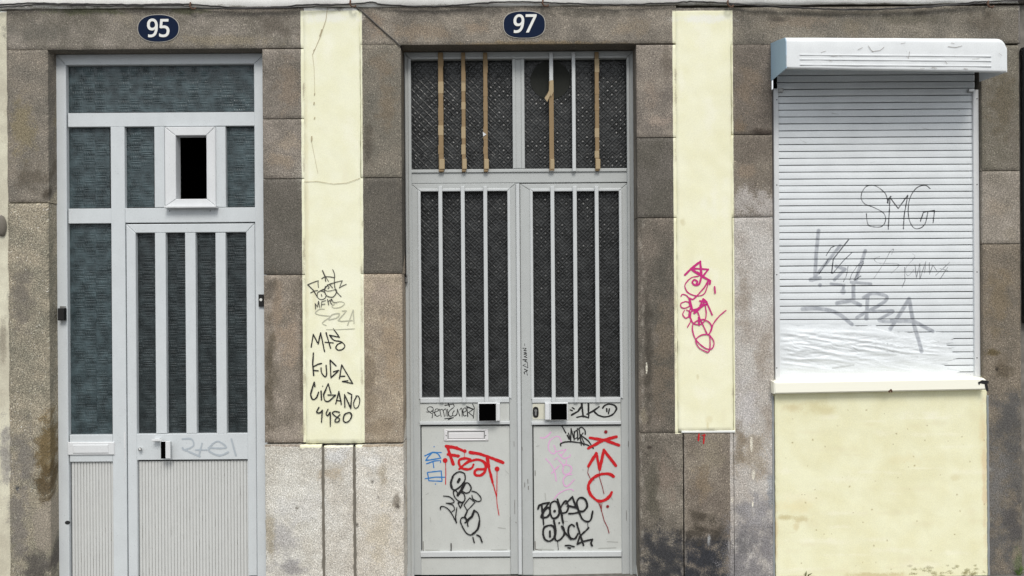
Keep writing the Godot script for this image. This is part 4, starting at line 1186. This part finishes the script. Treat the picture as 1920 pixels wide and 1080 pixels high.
func door_tags_right(pn: Node, leaf: Node, zp: float, zr: float):
	graffiti(leaf, "graffiti", "bold black tag beside the handle", 990, 745, 6, [
		["L", 19, [490, 200, 560, 160, 605, 100, 605, 60]], ["L", 19, [605, 60, 620, 220]], ["L", 17, [550, 225, 620, 210, 680, 230, 685, 180]], ["L", 18, [680, 75, 680, 180]], ["L", 18, [665, 190, 740, 150, 800, 105]], ["C", 17, [735, 150, 790, 200, 870, 220, 950, 195, 995, 130, 970, 90, 910, 75, 860, 95, 840, 120]],
		["L", 14, [498, 115, 520, 130]], ["L", 13, [475, 140, 498, 148]], ["L", 14, [885, 128, 887, 160]], ["L", 14, [915, 130, 905, 185]]], zr, M.ink)
	graffiti(leaf, "graffiti", "tiny black writing running down the stile", 965, 640, 15.4, [
		["L", 10, [285, 65, 290, 130]], ["L", 22, [240, 200, 330, 205, 270, 260, 335, 270]], ["L", 22, [270, 320, 330, 320, 290, 350, 345, 360]], ["L", 20, [270, 370, 350, 400, 280, 440, 355, 470]], ["L", 22, [240, 530, 350, 530, 290, 570, 360, 600]], ["L", 14, [310, 655, 240, 690, 380, 765, 365, 600]], ["L", 18, [280, 800, 375, 840, 270, 890, 290, 940]], ["L", 11, [340, 840, 370, 985]]], zr + 0.0006, M.ink)
	sub(graffiti(pn, "graffiti", "pale pink handwriting", 990, 745, 6, [
		["C", 13, [140, 455, 190, 455, 235, 420, 258, 392]], ["C", 11, [375, 500, 350, 445, 300, 445, 245, 490, 230, 570, 260, 625, 300, 630, 310, 590, 290, 540]], ["L", 11, [320, 610, 430, 585, 380, 650, 340, 630, 400, 690, 470, 670, 475, 645]], ["C", 11, [340, 700, 400, 760, 430, 740, 430, 690]], ["C", 11, [200, 690, 260, 760, 300, 840, 318, 940]], ["L", 11, [265, 855, 350, 770]], ["L", 10, [295, 705, 330, 680]],
		["C", 12, [390, 770, 440, 760, 490, 790, 470, 850, 410, 865, 390, 820, 400, 780]], ["C", 12, [495, 865, 430, 880, 395, 930, 410, 990, 450, 995, 520, 925]], ["C", 10, [292, 1147, 350, 1080, 430, 1040, 490, 1035, 510, 1050]]], zp, M.pink))
	sub(graffiti(pn, "graffiti", "spiky black marker tag", 990, 745, 6, [
		["L", 13, [375, 315, 400, 355, 425, 400]], ["L", 14, [440, 425, 465, 470]], ["L", 12, [455, 400, 480, 490, 485, 350, 520, 480, 520, 380]], ["C", 11, [520, 470, 560, 440, 545, 370, 525, 400]], ["L", 12, [555, 350, 560, 480]], ["L", 12, [575, 350, 600, 540]], ["C", 12, [570, 360, 600, 335, 640, 370, 645, 415]], ["L", 13, [590, 420, 640, 460, 680, 490, 735, 575]], ["L", 11, [560, 480, 620, 400]], ["L", 11, [600, 500, 630, 540]], ["L", 10, [600, 440, 640, 530]],
		["C", 13, [370, 545, 370, 520, 430, 500, 540, 505, 640, 525, 735, 570]]], zp + 0.0012, M.ink))
	sub(graffiti(pn, "graffiti", "red spray lettering reading XMC", 990, 745, 6, [
		["L", 29, [695, 455, 860, 480, 1022, 538]], ["L", 29, [678, 573, 850, 480, 995, 442]], ["L", 29, [680, 775, 768, 628, 807, 812]], ["L", 29, [807, 812, 853, 592, 988, 768]], ["C", 28, [963, 890, 920, 864, 840, 862, 750, 895, 692, 960, 680, 1020, 706, 1095, 767, 1153, 817, 1168, 875, 1150, 923, 1105, 942, 1069]]], zp + 0.0026, M.red, true))
	sub(graffiti(pn, "graffiti", "dark red dots and paint runs below the red letters", 990, 745, 6, [
		["D", 34, [876, 388]], ["D", 30, [896, 1228]], ["L", 6, [680, 790, 672, 850, 700, 910]], ["L", 6, [740, 900, 743, 935]], ["L", 6, [805, 825, 805, 900, 835, 1000, 855, 1084]], ["L", 7, [796, 1188, 825, 1263, 858, 1388, 896, 1463, 912, 1526]], ["L", 6, [812, 1188, 825, 1272]], ["L", 6, [833, 1188, 825, 1280]]], zp + 0.0034, M.red_dark))
	sub(graffiti(pn, "graffiti", "bold black lettering reading BOPSE QUICK", 990, 900, 7.2, [
		["L", 22, [135, 390, 150, 345, 200, 320, 285, 305, 200, 420]], ["L", 23, [185, 340, 200, 470, 212, 600]], ["C", 23, [200, 440, 270, 370, 300, 420, 270, 490, 200, 510, 175, 490, 210, 440]], ["C", 23, [310, 310, 295, 400, 320, 500, 370, 515, 420, 460, 415, 350, 370, 285, 310, 310]], ["D", 34, [360, 420]],
		["L", 23, [398, 260, 440, 400, 475, 575]], ["C", 22, [440, 370, 510, 280, 545, 350, 520, 430, 450, 450]], ["L", 22, [510, 320, 600, 225, 650, 370, 530, 350]], ["C", 22, [560, 350, 660, 380, 690, 430, 620, 450, 555, 455]], ["C", 23, [680, 420, 750, 420, 800, 350, 770, 260, 700, 240, 660, 300, 680, 400, 730, 520, 800, 562, 850, 530, 875, 420]],
		["C", 23, [290, 610, 220, 640, 205, 720, 230, 800, 290, 825, 350, 780, 365, 700, 340, 625, 290, 610]], ["L", 22, [297, 690, 297, 765]], ["C", 22, [350, 550, 375, 680, 365, 780, 390, 820, 440, 800, 490, 730, 480, 650, 455, 625]], ["C", 21, [455, 625, 500, 710, 580, 800]], ["D", 24, [422, 580]],
		["C", 22, [625, 625, 590, 600, 550, 640, 550, 730, 590, 790, 640, 785, 675, 720]], ["L", 22, [660, 580, 690, 690, 750, 880]], ["L", 21, [820, 645, 700, 760, 665, 865, 740, 830, 870, 800, 850, 850, 865, 885]], ["L", 18, [505, 885, 560, 882, 622, 900]], ["L", 18, [540, 915, 572, 922]],
		["L", 7, [400, 825, 410, 945]], ["L", 7, [805, 570, 812, 640]], ["L", 7, [470, 470, 478, 620]], ["L", 7, [212, 600, 215, 630]], ["L", 7, [350, 520, 352, 552]]], zp + 0.0042, M.ink))

# ------------------------------------------------------------------ roller shutter
var SH := []                       # world extents of the curtain map
func suv(p: Vector3) -> Vector2:
	return Vector2((p.x - SH[0]) / (SH[2] - SH[0]), (SH[1] - p.y) / (SH[1] - SH[3]))

func shutter_map() -> ImageTexture:
	var w := 880
	var h := 1312
	SH = W([1450, 120, 1842, 720], -0.035)
	var a := noise_bytes(71, 0.006, w, h, 3)
	var b := noise_bytes(73, 0.12, w, h, 3)
	var c := noise_bytes(79, 0.03, w, h, 4)
	var px := PackedByteArray()
	px.resize(w * h * 3)
	for k in w * h:
		var v := 1.0 + (a[k] - 128) * 0.0002 + (b[k] - 128) * 0.00022
		px[k * 3] = int(clampf(225 * v, 0, 255))
		px[k * 3 + 1] = int(clampf(229 * v, 0, 255))
		px[k * 3 + 2] = int(clampf(232 * v, 0, 255))
	# [origin, scale, strokes, colour, opacity, softness, breaks]
	var sets := [
		[1480, 430, 4.5, [["L", 34, [245, 10, 228, 180, 215, 385]], ["L", 30, [190, 430, 330, 260, 430, 135]], ["L", 38, [180, 425, 260, 410]], ["D", 36, [258, 470]], ["L", 26, [350, 460, 460, 470, 450, 520]], ["D", 50, [452, 525]], ["L", 30, [380, 425, 470, 335, 390, 310]], ["L", 32, [640, 180, 590, 330, 560, 430]], ["L", 26, [520, 445, 690, 460]], ["L", 36, [540, 450, 540, 590]], ["L", 36, [400, 622, 520, 600, 600, 640]], ["C", 32, [625, 575, 700, 540, 800, 555, 820, 590, 740, 650, 640, 700, 570, 745]], ["L", 34, [660, 570, 650, 750]], ["D", 44, [650, 748]], ["C", 28, [650, 692, 780, 690, 875, 692, 755, 765, 870, 780]], ["C", 36, [110, 672, 250, 668, 400, 705, 525, 800]], ["L", 36, [850, 840, 940, 700, 1010, 585, 1040, 760, 1110, 1030]], ["L", 34, [860, 770, 1050, 775, 1210, 860]]], [122, 126, 136], 0.6, 0.45, 0.3],
		[1480, 430, 4.5, [["L", 9, [500, 85, 440, 160, 370, 250, 355, 372]], ["L", 6, [310, 220, 350, 155, 385, 138]], ["L", 6, [250, 375, 330, 250]], ["L", 6, [365, 372, 450, 270, 528, 195]], ["C", 6, [455, 440, 480, 390, 495, 310]], ["C", 6, [510, 425, 530, 370, 590, 290, 625, 282, 545, 425]], ["L", 6, [550, 430, 605, 390]]], [34, 36, 44], 0.9, 0.2, 0.4],
		[1480, 430, 4.5, [["C", 4.5, [710, 415, 800, 280, 850, 185, 878, 168, 862, 210]], ["C", 4.5, [760, 230, 715, 250, 760, 285, 920, 295, 860, 370]], ["C", 4.5, [1040, 205, 1055, 235, 980, 330, 1000, 390, 1050, 340]], ["L", 4.5, [970, 320, 975, 430, 950, 490]], ["L", 4.5, [1060, 300, 1070, 410, 1100, 290, 1100, 420, 1150, 270, 1140, 370]], ["L", 4.5, [1180, 280, 1180, 380, 1210, 300, 1250, 360]], ["L", 4.5, [1350, 280, 1230, 390]], ["L", 4.5, [1270, 330, 1340, 350]], ["L", 4.5, [1335, 320, 1270, 420]]], [80, 82, 88], 0.8, 0.2, 0.5],
		[1420, 320, 3.6, [["C", 6, [882, 218, 860, 150, 790, 100, 730, 110, 700, 170, 720, 220, 790, 250, 850, 285, 865, 330, 840, 375, 780, 378, 745, 360, 735, 290]], ["L", 6.5, [883, 395, 895, 180, 950, 255, 1015, 165, 990, 300, 985, 395]], ["L", 9, [878, 215, 885, 190, 902, 172]], ["C", 6.5, [1165, 120, 1130, 98, 1070, 120, 1025, 200, 1020, 310, 1050, 380, 1090, 390, 1130, 360, 1150, 280]], ["L", 6.5, [1100, 340, 1120, 280, 1195, 268, 1185, 355]]], [24, 24, 28], 1.0, 0.15, 0.45],
		# rubbed dirt and scuffs
		[0, 0, 1.0, [["L", 3, [1560, 212, 1572, 214]], ["L", 2, [1500, 262, 1512, 268]], ["L", 2, [1632, 305, 1640, 303]], ["L", 2, [1730, 240, 1744, 243]], ["L", 5, [1640, 650, 1720, 668]], ["L", 4, [1560, 690, 1600, 684]], ["L", 2, [1790, 205, 1800, 207]]], [150, 152, 150], 0.45, 0.9, 0.6]]
	for s in sets:
		var mask := PackedFloat32Array()
		mask.resize(w * h)
		for stroke in s[3]:
			var pts := []
			for i in range(0, stroke[2].size() - 1, 2): pts.append(Vector2(s[0] + stroke[2][i] / s[2], s[1] + stroke[2][i + 1] / s[2]))
			var line: Array = curve2(pts) if stroke[0] == "C" else []
			if stroke[0] == "L":
				for i in pts.size() - 1:
					var steps: int = maxi(1, int(pts[i].distance_to(pts[i + 1]) / 0.7))
					for k in steps: line.append(pts[i].lerp(pts[i + 1], float(k) / steps))
			if stroke[0] == "D": line = pts
			var rad: float = maxf(1.6, stroke[1] / s[2] * 0.5 * 2.245 * 1.15)
			for q in line:
				var uv := suv(F(q.x, q.y, -0.035))
				var cx := uv.x * w
				var cy := uv.y * h
				for y in range(clampi(int(cy - rad), 0, h - 1), clampi(int(cy + rad) + 2, 0, h)):
					for x in range(clampi(int(cx - rad), 0, w - 1), clampi(int(cx + rad) + 2, 0, w)):
						var dd := sqrt((x - cx) * (x - cx) + (y - cy) * (y - cy)) / rad
						var m := clampf((1.0 - dd) / maxf(0.15, s[6]), 0.0, 1.0)
						if m > mask[y * w + x]: mask[y * w + x] = m
		for k in w * h:
			if mask[k] <= 0.0: continue
			var dry := clampf(1.0 - s[7] * clampf((c[k] / 255.0 - 0.42) * 4.0, 0.0, 1.0) + (b[k] / 255.0 - 0.5) * 0.4, 0.0, 1.0)
			var t: float = mask[k] * s[5] * dry
			for ch in 3: px[k * 3 + ch] = int(clampf(px[k * 3 + ch] * (1.0 - t) + s[4][ch] * t, 0, 255))
	return img_tex(px, w, h, Image.FORMAT_RGB8)

func sq(st: SurfaceTool, a: Vector3, b: Vector3, c: Vector3, d: Vector3):
	for p in [a, b, c, a, c, d]:
		st.set_uv(suv(p))
		st.add_vertex(p)

func build_shutter():
	var curtain := std(Color.WHITE, 0.42)
	curtain.albedo_texture = shutter_map()
	var z := -0.035
	var t := thing("roller_shutter", "closed white roller shutter with faded graffiti under a hood", "roller shutter", F(1645, 714, z))
	var xl: float = F(1459, 430, z).x
	var xr: float = F(1829, 430, z).x
	# the slats, each rolled over at both edges
	var lines := [127.5]
	for i in 16: lines.append(140.5 + i * 12.95)
	for i in range(1, 30): lines.append(334.75 + i * 12.55)
	for i in lines.size() - 1:
		var y1: float = F(1645, lines[i], z).y - 0.0021
		var y0: float = F(1645, lines[i + 1], z).y + 0.0021
		var st := begin()
		var h := y1 - y0
		var prof := [[y1, z - 0.016], [y1, z - 0.002], [y1 - 0.0012, z - 0.0004], [y0 + h * 0.5, z + 0.0003], [y0 + 0.0012, z - 0.0004], [y0, z - 0.002], [y0, z - 0.016]]
		var nx := 10
		for k in nx:
			var xa: float = lerpf(xl, xr, float(k) / nx)
			var xb: float = lerpf(xl, xr, float(k + 1) / nx)
			var sag := func(x: float) -> float: return 0.0011 * wob.get_noise_2d(x * 2.0, i * 0.35) + 0.0006 * wob.get_noise_2d(x * 5.0, i * 9.0)
			var bow := func(x: float) -> float: return 0.0012 * wob.get_noise_2d(x * 3.0 + 20.0, i * 0.8)
			for m in prof.size() - 1:
				sq(st, Vector3(xa, prof[m][0] + sag.call(xa), prof[m][1] + bow.call(xa)), Vector3(xb, prof[m][0] + sag.call(xb), prof[m][1] + bow.call(xb)), Vector3(xb, prof[m + 1][0] + sag.call(xb), prof[m + 1][1] + bow.call(xb)), Vector3(xa, prof[m + 1][0] + sag.call(xa), prof[m + 1][1] + bow.call(xa)))
		put(st, "slat", curtain, t)
	bar(t, "bottom_rail", [1460, 699.5, 1829, 713.5], z + 0.002, z - 0.02, M.white, 0.002)
	bar(t, "slat_gap_shade", [1452, 100, 1838, 714], z - 0.03, z - 0.036, M.black, 0.0005)  # added black sheet, stands in for the shade between the slats
	var rails := []
	rails.append(bar(t, "guide_rail", [1452, 166, 1461.5, 716], z + 0.012, z - 0.03, M.white, 0.002))
	rails.append(bar(t, "guide_rail", [1826.5, 168, 1837, 712], z + 0.012, z - 0.03, M.white, 0.002))
	for e in [[1456.5, [187, 347, 515, 690], 0], [1832, [185, 346, 510, 671], 1]]:
		for y in e[1]:
			var st := begin()
			disc(st, F(e[0], y, z + 0.0126), 0.0032, 0.0032, 0.001, 10)
			put(st, "screw", M.seal, rails[e[2]])
	# hood: bent sheet with closed ends
	var hood := Node3D.new()
	hood.name = "shutter_hood"
	t.add_child(hood)
	var hx0: float = F(1475, 100, 0.219).x
	var hx1: float = F(1887, 100, 0.219).x
	var profile := func(u: float, inset: float) -> Array:
		var px := lerpf(1475, 1887, u)
		var yb: float = F(px, lerpf(128, 135, u), 0.219).y
		var yt: float = F(px, lerpf(69, 71, u), 0.205).y - inset
		var yk: float = F(lerpf(1447, 1835, u), lerpf(81, 78, u), 0.0).y - inset
		var x := lerpf(hx0, hx1, u)
		var d := (1.0 - u) * (hx1 - hx0)
		if d < 0.035: yt -= 0.035 - sqrt(0.035 * 0.035 - (0.035 - d) * (0.035 - d))
		var dent := 0.0022 * wob.get_noise_2d(x * 4.0, 3.0) + 0.001 * wob.get_noise_2d(x * 13.0, 8.0)
		var zf := 0.219 - inset + dent
		var out := [Vector3(x, yb, zf - 0.012 + inset * 0.5), Vector3(x, yb + inset * 0.4, zf)]
		for k in 4: out.append(Vector3(x, lerpf(yb + 0.01, yt - 0.03, k / 3.0), zf + 0.0016 * wob.get_noise_2d(x * 6.0, k * 2.0)))
		for k in range(1, 7):
			var a := PI * 0.5 * k / 6.0
			out.append(Vector3(x, yt - 0.03 + sin(a) * 0.03, zf - 0.032 + cos(a) * 0.032))
		out.append(Vector3(x, lerpf(yt, yk, 0.5), 0.1))
		out.append(Vector3(x, yk, -0.002))
		return out
	var hs := begin(0)
	var n := 44
	for layer in 2:
		var inset := 0.0 if layer == 0 else 0.003
		for k in n:
			var a: Array = profile.call(sin(PI * 0.5 * k / n), inset)
			var b: Array = profile.call(sin(PI * 0.5 * (k + 1) / n), inset)
			for m in a.size() - 1:
				if layer == 0: quad(hs, a[m + 1], b[m + 1], b[m], a[m])
				else: quad(hs, a[m], b[m], b[m + 1], a[m + 1])
	put(hs, "hood_sheet", M.hood, hood)
	for u in [0.0, 1.0]:
		var pr: Array = profile.call(u, 0.0005)
		var ybk: float = F(lerpf(1447, 1835, u), lerpf(152, 153, u), 0.0).y
		pr.append(Vector3(pr[0].x, ybk, -0.002))
		var st := begin()
		var o := Vector3(-0.004 if u == 0.0 else 0.004, 0, 0)
		for m in range(1, pr.size() - 1):
			for s_ in [Vector3.ZERO, o]:
				vtx(st, pr[0] + s_); vtx(st, pr[m] + s_); vtx(st, pr[m + 1] + s_)
		for m in pr.size():
			var m2: int = (m + 1) % pr.size()
			quad(st, pr[m], pr[m2], pr[m2] + o, pr[m] + o)
		var cap := put(st, "end_cap", M.cap_blue_shaded if u == 0.0 else M.hood, hood)
		if u == 0.0: tag(cap, "bluish metal end of the hood with its shade in the colour")
	for e in [[102.5, 105.5], [111, 114], [121, 124]]:
		var st := begin()
		var q := []
		for p in [F(1500, e[0] - 1.3, 0.2215), F(1859, e[1] - 1.3, 0.2215), F(1859, e[1] + 1.3, 0.2215), F(1500, e[0] + 1.3, 0.2215)]: q.append(Vector2(p.x, p.y))
		prism(st, q, 0.2225, 0.215, 0.0012)
		put(st, "raised_rib", M.hood, hood)
	graffiti(hood, "scuff", "scraped paint on the hood", 1420, 40, 3.6, [["L", 2.8, [750, 165, 765, 190, 782, 206]], ["L", 2.5, [775, 204, 830, 196, 856, 174]], ["L", 2.5, [680, 190, 710, 178]], ["L", 2.5, [430, 210, 462, 200]], ["L", 2.5, [498, 235, 540, 232]], ["L", 3.1, [1288, 170, 1340, 176, 1382, 165]], ["L", 2.5, [1310, 145, 1330, 150]], ["L", 1.9, [970, 150, 1000, 145]], ["L", 2.5, [1008, 236, 1020, 252, 1028, 205]], ["L", 2.5, [1268, 270, 1282, 286]], ["L", 2.5, [488, 263, 506, 269]], ["L", 3.1, [1178, 310, 1212, 316]], ["L", 3.1, [1395, 319, 1420, 322]], ["L", 1.9, [195, 230, 196, 300]], ["L", 1.9, [1630, 215, 1650, 230]], ["L", 1.9, [560, 230, 575, 233]], ["L", 1.9, [1450, 255, 1500, 250]], ["L", 1.9, [1100, 318, 1130, 319]]], 0.2215, std(rgb(158, 154, 150), 0.7)).set_meta("kind", "stuff")
	# little steel stops at the head of the guides
	bar(t, "stop_bracket", [1460, 165, 1469, 172], z + 0.02, z - 0.001, M.steel, 0.001)
	bar(t, "stop_bracket", [1817, 166, 1826, 172], z + 0.02, z - 0.001, M.steel, 0.001)
	# plastic film stuck over the bottom slats, in wrinkles
	var film := thing("plastic_film", "crumpled white plastic film stuck over the lowest shutter slats", "plastic film", F(1620, 714, z))
	var fm: StandardMaterial3D = curtain.duplicate()
	fm.roughness = 0.35
	var st4 := begin(0)
	var nxx := 150
	var nyy := 56
	var ridge := FastNoiseLite.new()
	ridge.seed = 12
	ridge.frequency = 1.0
	ridge.fractal_type = FastNoiseLite.FRACTAL_RIDGED
	ridge.fractal_octaves = 3
	var at := func(i: int, j: int) -> Vector3:
		var u := float(i) / nxx
		var v := float(j) / nyy
		var rx := 1790.0 + 34.0 * wob.get_noise_2d(v * 5.0, 2.0) + 10.0 * wob.get_noise_2d(v * 22.0, 2.0) - 30.0 * absf(v - 0.45)
		var x := lerpf(1455.0, rx, u)
		var top := 609.0 + 5.0 * wob.get_noise_2d(x * 0.025, 5.0) + (14.0 * smoothstep(0.55, 0.7, u))
		var y := lerpf(top, 711.0, v)
		var loose := clampf(1.25 - u * 1.05, 0.12, 1.0) * sin(clampf(v * 1.1, 0.0, 1.0) * PI * 0.92 + 0.15)
		var w1 := ridge.get_noise_2d(x * 0.006 + y * 0.0025, y * 0.055 - x * 0.006)
		var w2 := ridge.get_noise_2d(x * 0.012 - y * 0.004 + 30.0, y * 0.10 + x * 0.012)
		var w3 := wob.get_noise_2d(x * 0.05, y * 0.22)
		var p := F(x, y, z)
		var edge: float = minf(minf(u, 1.0 - u) * 12.0, minf(v, 1.0 - v) * 8.0)
		p.z = z + 0.0025 + clampf(edge, 0.0, 1.0) * loose * (0.008 * (w1 + 0.6) + 0.0045 * (w2 + 0.6) + 0.0012 * w3)
		return p
	for j in nyy:
		for i in nxx:
			sq(st4, at.call(i, j), at.call(i + 1, j), at.call(i + 1, j + 1), at.call(i, j + 1))
	put(st4, "film_sheet", fm, film)

# ------------------------------------------------------------------ small things
func tube_px(st: SurfaceTool, a: Array, z: float, r: float, jig := 0.0):
	var pts := []
	for i in range(0, a.size() - 1, 2): pts.append(Vector2(a[i], a[i + 1]))
	var path := []
	var line := curve2(pts)
	for i in range(0, line.size(), 4):
		var q: Vector2 = line[i]
		path.append(F(q.x, q.y + jig * wob.get_noise_2d(q.x * 0.05, 1.0), z + 0.004 * wob.get_noise_2d(q.x * 0.03, 8.0)))
	var e: Vector2 = line[-1]
	path.append(F(e.x, e.y, z))
	tube(st, path, r, 7)

func number_plate(c: Vector2, rx: float, ry: float, power: float, text: String, label: String, slant: float):
	var p := F(c.x, c.y)
	var t := thing("house_number", label, "number plate", p, "oval house numbers on the lintels")
	var st := begin()
	disc(st, p + Vector3(0, 0, 0.0035), (rx + 1.3) / PXM, (ry + 1.3) / PXM, 0.004, 48, power)
	put(st, "rim", std(rgb(176, 172, 164), 0.8), t)
	st = begin()
	disc(st, p + Vector3(0, 0, 0.0050), rx / PXM, ry / PXM, 0.004, 48, power)
	put(st, "plate", M.navy, t)
	var font := SystemFont.new()
	font.font_names = PackedStringArray(["Droid Sans"])
	font.font_weight = 400
	var thick := FontVariation.new()
	thick.base_font = font
	thick.variation_embolden = 0.55
	for i in 2:
		var tm := TextMesh.new()
		tm.text = text[i]
		tm.font = thick
		tm.font_size = 64
		tm.pixel_size = 0.00198
		tm.depth = 0.002
		var mi := MeshInstance3D.new()
		mi.name = "digit"
		mi.mesh = tm
		mi.material_override = M.enamel_white
		t.add_child(mi, true)
		mi.position = Vector3((i - 0.5) * 0.0605, -0.002 if text == "95" else 0.001, 0.0062)
		mi.basis = Basis(Vector3(0.92, 0, 0), Vector3(slant, 1.0, 0), Vector3(0, 0, 1))

func build_details():
	number_plate(Vector2(297.5, 53.5), 38, 25, 2.3, "95", "oval navy house number 95 on the lintel of the narrow door", 0.02)
	number_plate(Vector2(983, 46.5), 38.5, 24.5, 2.7, "97", "oval navy house number 97 on the lintel of the double door", 0.1)
	# telephone cables strung along the top of the lintels
	var cb := thing("cable", "black telephone cable strung along the wall above the lintels", "cable", F(960, 12))
	var st := begin(0)
	tube_px(st, [-120, 9, 0, 9, 60, 6, 160, 8, 260, 9, 350, 8, 440, 14, 520, 13, 580, 9, 655, 8, 700, 4, 720, 9, 820, 12, 930, 4, 1000, 4, 1060, 6, 1150, 9, 1250, 6, 1300, 3, 1365, 6, 1420, 11, 1500, 15, 1620, 18, 1740, 12, 1830, 4, 1900, 1, 2020, -4], 0.0195, 0.0040, 1.5)
	put(st, "cable_run", M.cable, cb)
	st = begin(0)
	tube_px(st, [-100, 14, 0, 14, 36, 12, 90, 8, 200, 12, 330, 10, 362, 14, 400, 16, 480, 15, 560, 14, 620, 10, 660, 7], 0.024, 0.0032, 2.0)
	put(st, "cable_run", M.cable, cb)
	st = begin(0)
	tube_px(st, [1365, 8, 1400, 9, 1460, 12, 1560, 17, 1640, 17, 1720, 15, 1780, 10, 1850, 6], 0.024, 0.0032, 2.0)
	put(st, "cable_run", M.cable, cb)
	var dc := thing("cable", "thin cable slanting down across the granite into door 97's frame", "cable", F(715, 50))
	st = begin(0)
	tube_px(st, [657, 8, 676, 19, 690, 31, 715, 54, 738, 74, 751, 86], 0.006, 0.0036)
	put(st, "cable_run", std(rgb(84, 80, 76), 0.6), dc)
	st = begin(0)
	var drop := [F(751, 86, 0.006), F(753, 92, -0.02), F(757.5, 104, -0.06), F(758.5, 200, -0.06), F(760, 420, -0.06), F(761, 520, -0.06)]
	tube(st, drop, 0.0034, 7)
	put(st, "cable_run", M.cable, dc)
	for e in [[357, 8, "rusty bent hook holding the cable above door 95"], [657, 4, "rusty bent hook above the tagged cream strip"], [1018, 3, "thin bent nail above the number 97"], [1365, 4, "rusty bent hook above the strip with the magenta tag"], [1853, 5, "rusty bent hook above the far end of the shutter hood"]]:
		var hk := thing("cable_hook", e[2], "hook", F(e[0], e[1]), "hooks holding the cable")
		st = begin(0)
		var x: float = e[0]
		var y: float = e[1]
		tube(st, [F(x, y - 3, 0.005), F(x, y - 2, 0.03), F(x - 1, y + 3, 0.034), F(x + 2, y + 8, 0.034), F(x + 8, y + 9, 0.032), F(x + 10, y + 6, 0.03)], 0.0045, 7)
		put(st, "nail", M.rust, hk)
	# bell pushes and small fittings
	var b1 := thing("doorbell", "small black doorbell with white button on the narrow door's frame", "doorbell", F(489.5, 563, -0.077))
	bar(b1, "housing", [484.5, 552, 494, 575], -0.064, -0.0768, M.rubber, 0.002)
	st = begin()
	disc(st, F(489, 562, -0.061), 0.0075, 0.0075, 0.003, 14)
	put(st, "button", M.enamel_white, b1)
	var b2 := thing("door_catch", "black catch with a steel plate on the narrow door's frame", "catch", F(115, 588, -0.077))
	bar(b2, "plate", [112, 574, 123.5, 598], -0.073, -0.0768, M.steel, 0.001)
	bar(b2, "body", [107.5, 578, 119, 601], -0.045, -0.0728, M.rubber, 0.004)
	var b3 := thing("doorbell", "small black and steel fitting at the edge of the double door's frame", "fitting", F(757, 522, -0.1))
	bar(b3, "housing", [752.5, 514, 759.5, 530], -0.085, -0.113, M.black, 0.001)
	bar(b3, "side_plate", [759.8, 514.5, 763.5, 529], -0.092, -0.113, M.steel, 0.001)
	# weeds at the foot of the wall
	var wp := [[1906, 1078, 11, "leafy green weed at the foot of the granite jamb beside the dark pipe", 24.0], [1509, 1084, 3, "single thin grass stalk before the cream apron", 26.0]]
	for e in wp:
		var base := F(e[0], e[1])
		base.y = -0.045 + base.x * 0.0135
		base.z = 0.012
		var wd := thing("weed", e[3], "weed", base)
		for k in e[2]:
			st = begin()
			var an := rng.randf_range(-1.0, 1.0)
			var len_: float = e[4] / PXM * rng.randf_range(0.5, 1.0)
			var tip := base + Vector3(sin(an) * len_, cos(an) * len_, rng.randf_range(0.0, 0.03))
			var mid := base.lerp(tip, 0.5) + Vector3(-sin(an) * 0.006, 0.006, 0)
			var sd := Vector3(cos(an), -sin(an), 0.3) * rng.randf_range(0.0012, 0.0035)
			var b0 := base + Vector3(rng.randf_range(-0.01, 0.01), -0.004, 0)
			quad(st, b0 - sd * 0.6, mid - sd, mid + sd, b0 + sd * 0.6)
			quad(st, mid - sd, tip, tip, mid + sd)
			put(st, "blade", M.leaf if e[2] > 4 else M.moss, wd)
